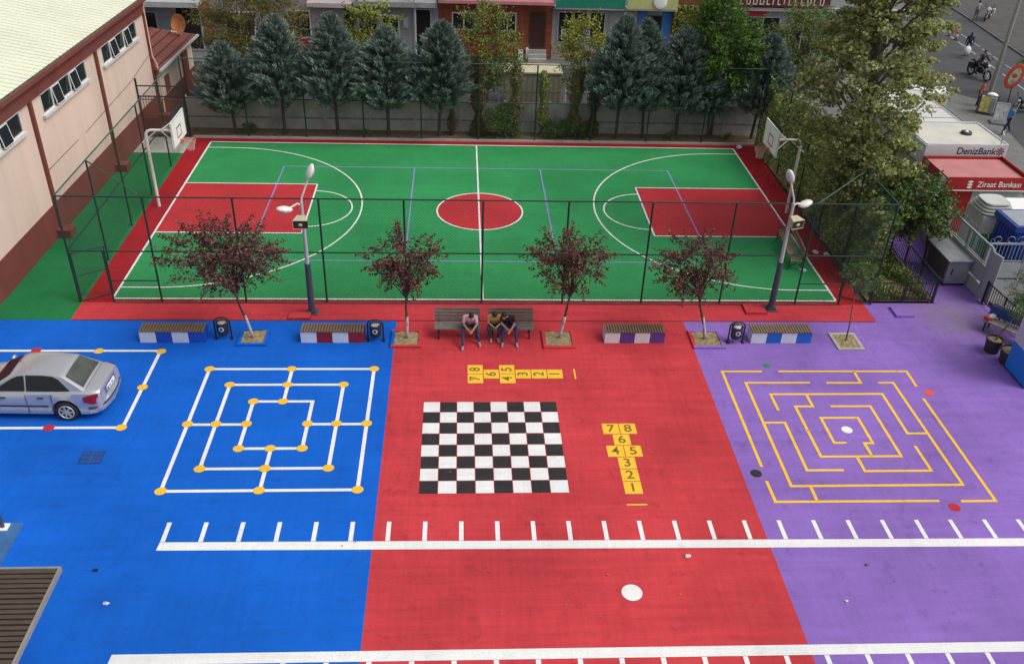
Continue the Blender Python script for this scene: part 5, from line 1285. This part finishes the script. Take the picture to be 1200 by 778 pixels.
# ------------------------------------------------------------------ people
EYE = mat('eye_dark', (.02, .015, .012), .3)
def build_person(lab, loc, rz, segs, cloth, head, facedir, hairm, voxel=.012, grp=None, scale=1.0):
    """segs: (p, q, r0, r1, materialkey). One remeshed body skin."""
    b = MB()
    for p, q_, r0, r1, k in segs: b.capsule(p, q_, r0, r1)
    h = Vector(head); fd = Vector(facedir).normalized(); side = fd.cross(Vector((0, 0, 1)));
    if side.length < .1: side = Vector((1, 0, 0))
    side.normalize(); up = side.cross(fd).normalized()
    Mx = Matrix((side, fd, up)).transposed().to_4x4(); Mx.translation = h
    i0 = len(b.v); b.ball((0, 0, .02), .078, .098, .105, 16, 10); b.ball((0, .045, -.055), .052, .05, .055, 12, 8)
    b.ball((0, .102, -.012), .014, .02, .024, 8, 6); b.ball((.08, 0, 0), .012, .022, .032, 8, 6); b.ball((-.08, 0, 0), .012, .022, .032, 8, 6); b.ball((0, .088, -.058), .024, .012, .009, 8, 6)
    b.xf(Mx, i0)
    me = bpy.data.meshes.new('person'); me.from_pydata(b.v, [], b.f)
    tmp = bpy.data.objects.new('tmp', me); col.objects.link(tmp)
    md = tmp.modifiers.new('r', 'REMESH'); md.mode = 'VOXEL'; md.voxel_size = voxel; sm = tmp.modifiers.new('s', 'SMOOTH'); sm.iterations = 2; sm.factor = .4
    nm = bpy.data.meshes.new_from_object(tmp.evaluated_get(bpy.context.evaluated_depsgraph_get())); bpy.data.objects.remove(tmp)
    keys = list(cloth.keys()); nm.materials.clear()
    for k in keys: nm.materials.append(cloth[k])
    S = [(Vector(p), Vector(q_), r0, r1, keys.index(k)) for p, q_, r0, r1, k in segs]; sk = keys.index('skin')
    idx = []
    for f in nm.polygons:
        c = f.center; best = (c - h).length - .105; bi = sk
        for p, q_, r0, r1, k in S:
            d = q_ - p; t_ = max(0, min(1, (c - p).dot(d) / max(1e-9, d.dot(d)))); dist = (c - (p + d * t_)).length - (r0 + (r1 - r0) * t_)
            if dist < best: best = dist; bi = k
        idx.append(bi)
    nm.polygons.foreach_set('material_index', idx); nm.polygons.foreach_set('use_smooth', [True] * len(idx)); nm.name = 'person'
    o = bpy.data.objects.new('person', nm); link(o); o.location = loc; o.rotation_euler = (0, 0, rz); o.scale = (scale,) * 3
    tag(o, lab, 'person', grp)
    hb = MB(); hb.ball((0, -.012, .045), .086, .103, .092, 18, 10); hb.ball((0, -.045, -.01), .080, .062, .075, 14, 8)
    hb.xf(Mx); hb.build('hair', hairm, o, smooth=True)
    for sx in (-1, 1):
        e = MB().ball((sx * .030, .088, .008), .010, .006, .006, 8, 5); e.xf(Mx); e.build('eye', EYE, o)
    return o
def fingers(w, d, n, key='skin', r=.0085, curl=.6):
    """five finger chains from wrist w along d with palm normal n"""
    w, d, n = Vector(w), Vector(d).normalized(), Vector(n).normalized(); s = d.cross(n).normalized(); out = []
    palm = w + d * .045; out.append((w, palm + s * .018, .026, .024, key)); out.append((w, palm - s * .018, .024, .024, key))
    out.append((palm + s * .022, palm - s * .022, .022, .022, key))
    for k, L_ in enumerate((.066, .074, .07, .056)):
        a = palm + s * (.033 - k * .022) + d * .02; m_ = a + (d + n * curl * .4).normalized() * L_ * .5; e = m_ + (d + n * curl * 1.6).normalized() * L_ * .5
        out += [(a, m_, r, r * .95, key), (m_, e, r * .95, r * .8, key)]
    a = w + d * .02 + s * .03; m_ = a + (s + d * .8).normalized() * .035; out += [(a, m_, .011, .010, key), (m_, m_ + (d + n * .5).normalized() * .03, .010, .008, key)]
    return out
def seated(lab, loc, rz, shirt, trous, knees, feet, handpos, head=(0, -.42, 1.0), face=(0, -.75, -.65), lean=0, shoe=(.3, .3, .32), hold=None):
    cl = {'skin': M['skin'], 'shirt': flat('shirt', shirt, .85, var=.12, scale=6), 'trousers': flat('trousers', trous, .85, var=.2, scale=6), 'shoe': flat('shoe', shoe, .6)}
    S = []
    pel = Vector((0, 0, .54)); ch = Vector((lean * .5, -.20, .84)); nk = Vector((lean * .8, -.29, .93)); hd = Vector(head)
    S += [((-.08, 0, .53), (.08, 0, .53), .12, .12, 'trousers'), (pel + Vector((0, 0, .02)), (lean * .3, -.09, .68), .135, .135, 'shirt'), ((lean * .3 - .05, -.10, .68), (ch.x - .07, ch.y, ch.z - .04), .115, .115, 'shirt'), ((lean * .3 + .05, -.10, .68), (ch.x + .07, ch.y, ch.z - .04), .115, .115, 'shirt'),
          ((ch.x - .15, ch.y - .02, ch.z + .02), (ch.x + .15, ch.y - .02, ch.z + .02), .075, .075, 'shirt'), (nk - Vector((0, -.02, .02)), nk.lerp(hd, .6), .055, .05, 'skin')]
    for i, sx in enumerate((-1, 1)):
        kn, ft = Vector(knees[i]), Vector(feet[i])
        S += [((sx * .10, -.02, .53), tuple(kn), .090, .066, 'trousers'), (tuple(kn), (ft.x, ft.y + .03, .14), .064, .048, 'trousers'), ((ft.x, ft.y + .03, .13), (ft.x, ft.y + .03, .07), .04, .04, 'shoe'), ((ft.x, ft.y + .05, .045), (ft.x + sx * .02, ft.y - .13, .038), .044, .038, 'shoe')]
        sh = Vector((ch.x + sx * .19, ch.y - .03, ch.z + .02)); hp = Vector(handpos[i]); el = sh.lerp(hp, .5) + Vector((sx * .09, .05, -.05)); um = sh.lerp(el, .62)
        S += [(tuple(sh), tuple(um), .062, .056, 'shirt'), (tuple(um), tuple(el), .046, .04, 'skin'), (tuple(el), tuple(hp), .040, .027, 'skin')]
        S += fingers(hp, (hp - el) + Vector((0, -.03, -.02)), Vector((-sx, 0, -.4)))
    return build_person(lab, loc, rz, S, cl, hd, face, M['hair'], .009, 'men sitting on the grey benches')
seated('man in a pale pink shirt and jeans sitting alone, leaning forward with hands together', (12.32, -2.30, 0), 0, (.55, .36, .42), (.03, .04, .09), [(-.22, -.42, .50), (.22, -.40, .50)], [(-.24, -.80, 0), (.30, -.56, 0)], [(-.05, -.60, .56), (.07, -.60, .55)], head=(.04, -.40, 1.0), face=(.05, -.8, -.6))
seated('man in a mustard yellow shirt looking down between the other two men', (13.12, -2.28, 0), 0, (.42, .29, .09), (.03, .045, .085), [(-.20, -.40, .50), (.18, -.40, .50)], [(-.10, -.36, 0), (.12, -.36, 0)], [(-.04, -.46, .60), (.06, -.46, .60)], head=(0, -.36, 1.02), face=(0, -.6, -.8))
seated('man in a black shirt and jeans leaning towards the man in yellow', (13.60, -2.30, 0), 0, (.012, .012, .016), (.02, .04, .13), [(-.20, -.42, .50), (.22, -.40, .50)], [(-.22, -.60, 0), (.24, -.62, 0)], [(-.08, -.56, .60), (.02, -.60, .56)], head=(-.17, -.40, 1.0), face=(-.45, -.7, -.35), lean=-.12)
def phone(lab, x, y, z):
    o = MB().box(-.035, .035, -.07, .07, 0, .009).build('mobile_phone', M['blackmark']); o.location = (x, y, z); o.rotation_euler = (R(35), 0, 0); tag(o, lab, 'phone')
phone('dark mobile phone held by the man in yellow', 13.13, -2.82, .585)
def standing(lab, loc, rz, shirt, trous, stride=.3, arms=((-.26, .12), (.26, -.12)), sleeves=.5, hairm=None, scale=1, robe=False, shoe=(.05, .05, .05), bend=0):
    cl = {'skin': M['skin'], 'shirt': flat('shirt_s', shirt, .85), 'trousers': flat('trousers_s', trous, .85), 'shoe': flat('shoe_s', shoe)}
    f = -1
    S = [((-.07, 0, .95), (.07, 0, .95), .115, .115, 'trousers'), ((0, 0, 1.0), (0, -.01 - bend * .3, 1.2), .13, .125, 'shirt'), ((-.07, -bend * .4, 1.22), (-.07, -bend * .7, 1.36), .10, .095, 'shirt'), ((.07, -bend * .4, 1.22), (.07, -bend * .7, 1.36), .10, .095, 'shirt'), ((-.14, -bend, 1.41), (.14, -bend, 1.41), .065, .065, 'shirt'), ((0, -bend, 1.42), (0, -.02 - bend, 1.55), .055, .05, 'skin')]
    for i, sx in enumerate((-1, 1)):
        ft = f * stride * (1 if i else -1)
        kn = (sx * .10, ft * .55 - .04, .52); an = (sx * .10, ft, .10 + (.06 if ft > 0 and stride > .1 else 0))
        S += [((sx * .09, 0, .92), kn, .092, .066, 'trousers'), (kn, an, .062, .045, 'trousers'), ((an[0], an[1] + .03, an[2] - .045), (an[0], an[1] - .15, an[2] - .06), .042, .036, 'shoe')]
        hx, hy = arms[i]; sh = Vector((sx * .19, -bend, 1.40)); hp = Vector((hx, hy - bend, .86)); el = sh.lerp(hp, .5) + Vector((sx * .03, .05, 0)); um = sh.lerp(el, sleeves * 2 if sleeves < .5 else .7)
        S += [(tuple(sh), tuple(um), .058, .05, 'shirt'), (tuple(um), tuple(el), .044, .04, 'skin' if sleeves < .9 else 'shirt'), (tuple(el), tuple(hp), .042, .028, 'skin' if sleeves < .9 else 'shirt')]
        S += fingers(hp, (0, 0, -1), (-sx, 0, 0), r=.010)
    if robe: S += [((0, 0, 1.0), (0, 0, .35), .15, .21, 'shirt'), ((0, -.02, 1.5), (0, .02, 1.2), .10, .16, 'shirt')]
    return build_person(lab, loc, rz, S, cl, (0, -.03 - bend * 1.2, 1.63), (0, -1, -.15), hairm or M['hair'], .014, 'people in the street', scale)
standing('man in a blue shirt and dark blue trousers walking along the pavement', (40.9, 17.3, .10), R(-78), (.06, .22, .48), (.012, .02, .06), .34, scale=.90)
standing('woman in a long dark blue coat and headscarf walking in the road', (46.1, 32.5, 0), R(150), (.015, .02, .07), (.02, .02, .05), .1, sleeves=1, robe=True, hairm=flat('scarf', (.02, .02, .05)), scale=.9)
standing('person in an orange top bending over the stand at the kerb', (41.6, 21.9, .05), R(60), (.55, .09, .03), (.03, .03, .04), .05, bend=.12, scale=.9)
standing('person in a grey top standing on the far pavement beside a motorcycle', (51.3, 41.9, .12), R(200), (.22, .27, .29), (.10, .10, .12), .08, scale=.85)
t = thing('carrier_bag', 'large white carrier bag held by the woman in the long dark coat', 'bag', (45.75, 31.9, .25), .3)
MB().ball((0, 0, .28), .28, .18, .30, 12, 8).build('bag', flat('bag_white', (.62, .63, .66), var=.25, scale=5), t, smooth=True); MB().tube([(-.1, 0, .5), (0, 0, .72), (.1, 0, .5)], .012, 6).build('handle', M['board'], t)

# motorcycles
def motorcycle(lab, x, y, z, rz, s=1.0, bodyc=(.02, .02, .022), standl=True):
    t = thing('motorcycle', lab, 'motorcycle', (x, y, z), rz, 'motorcycles'); t.scale = (s,) * 3
    bm_ = flat('motorcycle_paint', bodyc, .3)
    for yy in (-.68, .68):
        pts = [(0, yy + .27 * math.cos(2 * math.pi * k / 24), .30 + .27 * math.sin(2 * math.pi * k / 24)) for k in range(25)]
        w_ = MB().tube(pts, .055, 8).build('wheel', M['tyre'], t, smooth=True)
        b = MB().lathe([(.04, -.05), (.04, .05)], n=10); 
        for k in range(6):
            an = 2 * math.pi * k / 6; b.bar((0, 0, 0), (.24 * math.cos(an), .24 * math.sin(an), 0), .025, .02)
        b.xf(Matrix.Translation((0, yy, .30)) @ Matrix.Rotation(R(90), 4, 'Y')); b.build('rim', M['chrome'], w_)
    MB().tube([(.07, -.68, .30), (.07, -.45, .95)], .025).tube([(-.07, -.68, .30), (-.07, -.45, .95)], .025).build('fork', M['chrome'], t)
    MB().ball((0, -.05, .45), .15, .28, .18).build('engine', M['darkplastic'], t, smooth=True)
    MB().ball((0, -.18, .80), .15, .26, .13).ball((0, -.42, .82), .19, .17, .2).build('fairing', bm_, t, smooth=True)
    MB().ball((0, .28, .80), .14, .36, .07).ball((0, .62, .84), .10, .16, .07).build('seat', M['darkplastic'], t, smooth=True)
    MB().tube([(-.36, -.33, 1.03), (-.15, -.42, .98), (.15, -.42, .98), (.36, -.33, 1.03)], .017).build('handlebar', M['blackmetal'], t)
    MB().ball((0, -.60, .84), .09, .05, .08).build('headlight', M['lamp'], t, smooth=True)
    MB().ball((0, .80, .78), .07, .03, .04).build('tail_light', M['taillight'], t, smooth=True)
    MB().tube([(.13, .1, .32), (.15, .75, .42)], [.04, .055]).build('exhaust', M['chrome'], t)
    for sx in (-.3, .3): MB().tube([(sx * .8, -.38, 1.0), (sx, -.40, 1.15)], .008, 5).ball((sx, -.40, 1.17), .06, .02, .04).build('mirror', M['blackmetal'], t)
    for sx in (-1, 1): MB().box(sx * .2 - .08, sx * .2 + .08, .35, .72, .45, .75).build('pannier', bm_, t)
    return t
motorcycle('black motorcycle ridden along the middle of the road', 44.5, 27.6, 0, R(12), 1.1)
motorcycle('dark motorcycle parked at the right edge behind the walking man', 43.7, 20.9, 0, R(-60), 1.0)
motorcycle('white and black motorcycle parked on the far pavement', 52.4, 42.2, .12, R(-40), 1.0, (.5, .5, .5))
# rider
cl = {'skin': M['skin'], 'shirt': flat('rider_jacket', (.015, .015, .02), .6), 'trousers': flat('rider_trousers', (.02, .02, .03)), 'shoe': flat('rider_shoe', (.02, .02, .02))}
S = [((-.07, .2, .95), (.07, .2, .95), .12, .12, 'trousers'), ((0, .18, 1.0), (0, .05, 1.3), .14, .15, 'shirt'), ((-.15, .02, 1.40), (.15, .02, 1.40), .08, .08, 'shirt'), ((0, 0, 1.42), (0, -.03, 1.55), .055, .05, 'skin')]
for sx in (-1, 1):
    S += [((sx * .1, .15, .93), (sx * .26, -.15, .72), .09, .07, 'trousers'), ((sx * .26, -.15, .72), (sx * .22, .05, .36), .065, .05, 'trousers'), ((sx * .22, .1, .30), (sx * .22, -.10, .28), .045, .04, 'shoe'), ((sx * .2, .02, 1.38), (sx * .34, -.1, 1.15), .065, .055, 'shirt'), ((sx * .34, -.1, 1.15), (sx * .32, -.33, 1.08), .05, .035, 'shirt')]
    S += fingers((sx * .32, -.33, 1.08), (0, -1, -.2), (0, 0, -1), r=.010)
o = build_person('motorcyclist in black riding with a dark helmet', (44.5, 27.6, 0), R(12), S, cl, (0, -.05, 1.64), (0, -1, -.1), flat('helmet_black', (.02, .02, .02), .2), .014, 'people in the street', 1.0)
# street furniture
t = thing('newspaper_stand', 'grey framed stand with a yellow poster at the kerb beside the person in orange', 'display stand', (41.45, 20.6, .10), R(-35))
b = MB()
for x in (-.45, .45):
    for y in (-.3, .3): b.bar((x, y, 0), (x, y, 1.1), .05)
for z_ in (.05, 1.08):
    for y in (-.3, .3): b.bar((-.45, y, z_), (.45, y, z_), .04)
    for x in (-.45, .45): b.bar((x, -.3, z_), (x, .3, z_), .04)
b.build('frame', M['greymetal'], t); MB().box(-.38, .38, -.28, .28, .1, .95).build('box', flat('stand_grey', (.3, .33, .36)), t)
MB().box(-.36, .12, -.335, -.327, .15, 1.0).build('poster', flat('yellow_poster', (.6, .5, .15), var=.5, scale=6), t)
MB().ball((.1, 0, 1.05), .3, .2, .14, 10, 6).build('goods', M['board'], t)
t = thing('a_frame_sign', 'white a-frame notice board on the pavement next to the walking man', 'sign', (41.35, 18.95, .10), R(-20))
MB().box(-.42, .42, -.35, .35, 0, .10).build('base', M['pave'], t)
b = MB().bar((-.32, -.1, .1), (-.32, .05, 1.1), .05).bar((.32, -.1, .1), (.32, .05, 1.1), .05).bar((-.32, .05, 1.1), (.32, .05, 1.1), .05); b.build('frame', M['palemetal'], t)
MB().add([(-.29, -.10, .18), (.29, -.10, .18), (.29, .03, 1.06), (-.29, .03, 1.06)], [(0, 1, 2, 3)]).build('poster', flat('grey_poster', (.45, .46, .46), var=.6, scale=7), t)
t = thing('oval_sign', 'oval red and white shop sign on a thin post above the stand', 'sign', (42.45, 20.75, .0), R(-15))
MB().tube([(.25, 0, 0), (.1, 0, 1.9)], .03).build('post', M['blackmetal'], t)
b = MB().ball((0, 0, 0), .44, .04, .72, 28, 14); b.xf(Matrix.Translation((.1, 0, 2.15)) @ Matrix.Rotation(R(16), 4, 'Y')); b.build('rim', flat('sign_red', (.55, .06, .03)), t, smooth=True)
b = MB().ball((0, 0, 0), .34, .05, .60, 28, 14); b.xf(Matrix.Translation((.1, 0, 2.15)) @ Matrix.Rotation(R(16), 4, 'Y')); b.build('face', flat('sign_mixed', (.35, .42, .28), var=.6, scale=4), t, smooth=True)
b = MB().ball((0, 0, 0), .22, .062, .2, 20, 10); b.xf(Matrix.Translation((.1, 0, 2.2))); b.build('emblem', flat('sign_red2', (.6, .05, .03)), t, smooth=True)
t = thing('tall_pole', 'tall grey lamp pole rising beside the road at the right', 'lamp pole', (43.8, 24.6, 0))
MB().tube([(0, 0, 0), (0, 0, 9)], [.13, .09], 12).build('column', flat('pole_grey', (.30, .29, .26)), t); MB().tube([(0, 0, 9), (1.5, 0, 9.4)], .05).build('arm', M['palemetal'], t)
for x, y, lab in ((47.3, 37.6, 'farther'), (47.35, 36.6, 'nearer')):
    t = thing('traffic_post', '%s red and white flexible traffic post on the road centre line' % lab, 'traffic post', (x, y, 0), 0, 'red and white traffic posts')
    MB().lathe([(.18, 0), (.17, .05), (.06, .07)], n=14).build('base', flat('rubber_black', (.03, .03, .03)), t)
    b = MB()
    for k in range(5): b.tube([(0, 0, .06 + k * .17), (0, 0, .23 + k * .17)], .065, 12, k % 2)
    b.build('post', [flat('post_red', (.5, .04, .03)), M['board']], t)
crown_tree('kerb_tree', 'thin leaved tree at the right edge in front of the tall grey pole', 'tree', 45.2, 22.5, 0, (0, 0, 1.7), 0, (.3, 0, 3.0), 1.7, 1.5, 1.2, 60, 40, .12, [M['darkleaf'][1], M['limeleaf'][1], M['limeleaf'][0], M['darkleaf'][0]], M['greybark'], r0=.07, asp=.6)
crown_tree('orange_shrub', 'small shrub with orange brown leaves beside the red kiosk', 'tree', 35.8, 6.4, 0, (0, 0, 1.2), 0, (.2, 0, 2.0), .8, .7, .6, 30, 40, .12, [M['brownleaf'][2], M['brownleaf'][0], M['planeleaf'][3], M['brownleaf'][1]], M['greybark'], r0=.07, asp=.4)

# overhead wires near the hoop are too thin to see; sagging cord from hall to the yard
# ------------------------------------------------------------------ camera, light, world
pitch, roll, yaw = R(32.6134), R(2.2429), R(3.9706)
fw = Vector((math.sin(yaw) * math.cos(pitch), math.cos(yaw) * math.cos(pitch), -math.sin(pitch)))
rt = Vector((math.cos(yaw), -math.sin(yaw), 0)); up = rt.cross(fw)
R2 = math.cos(roll) * rt + math.sin(roll) * up; U2 = -math.sin(roll) * rt + math.cos(roll) * up
cam = bpy.data.cameras.new('camera'); co = bpy.data.objects.new('camera', cam); col.objects.link(co)
mw = Matrix((R2, U2, -fw)).transposed().to_4x4(); mw.translation = (11.951, -27.814, 16.5); co.matrix_world = mw
cam.sensor_fit = 'HORIZONTAL'; cam.sensor_width = 36; cam.lens = 1068.46 / 1200 * 36; cam.clip_end = 1500; cam.clip_start = .1
scn.camera = co
SE, SA = R(52), R(108)    # sun elevation, azimuth (from +Y towards +X)
sd = Vector((math.sin(SA) * math.cos(SE), math.cos(SA) * math.cos(SE), math.sin(SE)))
su = bpy.data.lights.new('sun', 'SUN'); so = bpy.data.objects.new('sun', su); col.objects.link(so)
so.rotation_euler = sd.to_track_quat('Z', 'Y').to_euler(); su.energy = 1.3; su.angle = R(34); su.color = (1, .96, .90)
w = bpy.data.worlds.new('World'); scn.world = w; w.use_nodes = True; N = w.node_tree.nodes; L = w.node_tree.links
sky = N.new('ShaderNodeTexSky'); sky.sky_type = 'NISHITA'; sky.sun_disc = False; sky.sun_elevation = SE; sky.sun_rotation = SA; sky.dust_density = 4; sky.air_density = 1.0; sky.ozone_density = 1
hs = N.new('ShaderNodeHueSaturation'); hs.inputs['Saturation'].default_value = .25
L.new(sky.outputs[0], hs.inputs['Color']); L.new(hs.outputs[0], N['Background'].inputs[0]); N['Background'].inputs[1].default_value = .15
scn.view_settings.view_transform = 'Standard'; scn.view_settings.look = 'None'; scn.view_settings.exposure = 0
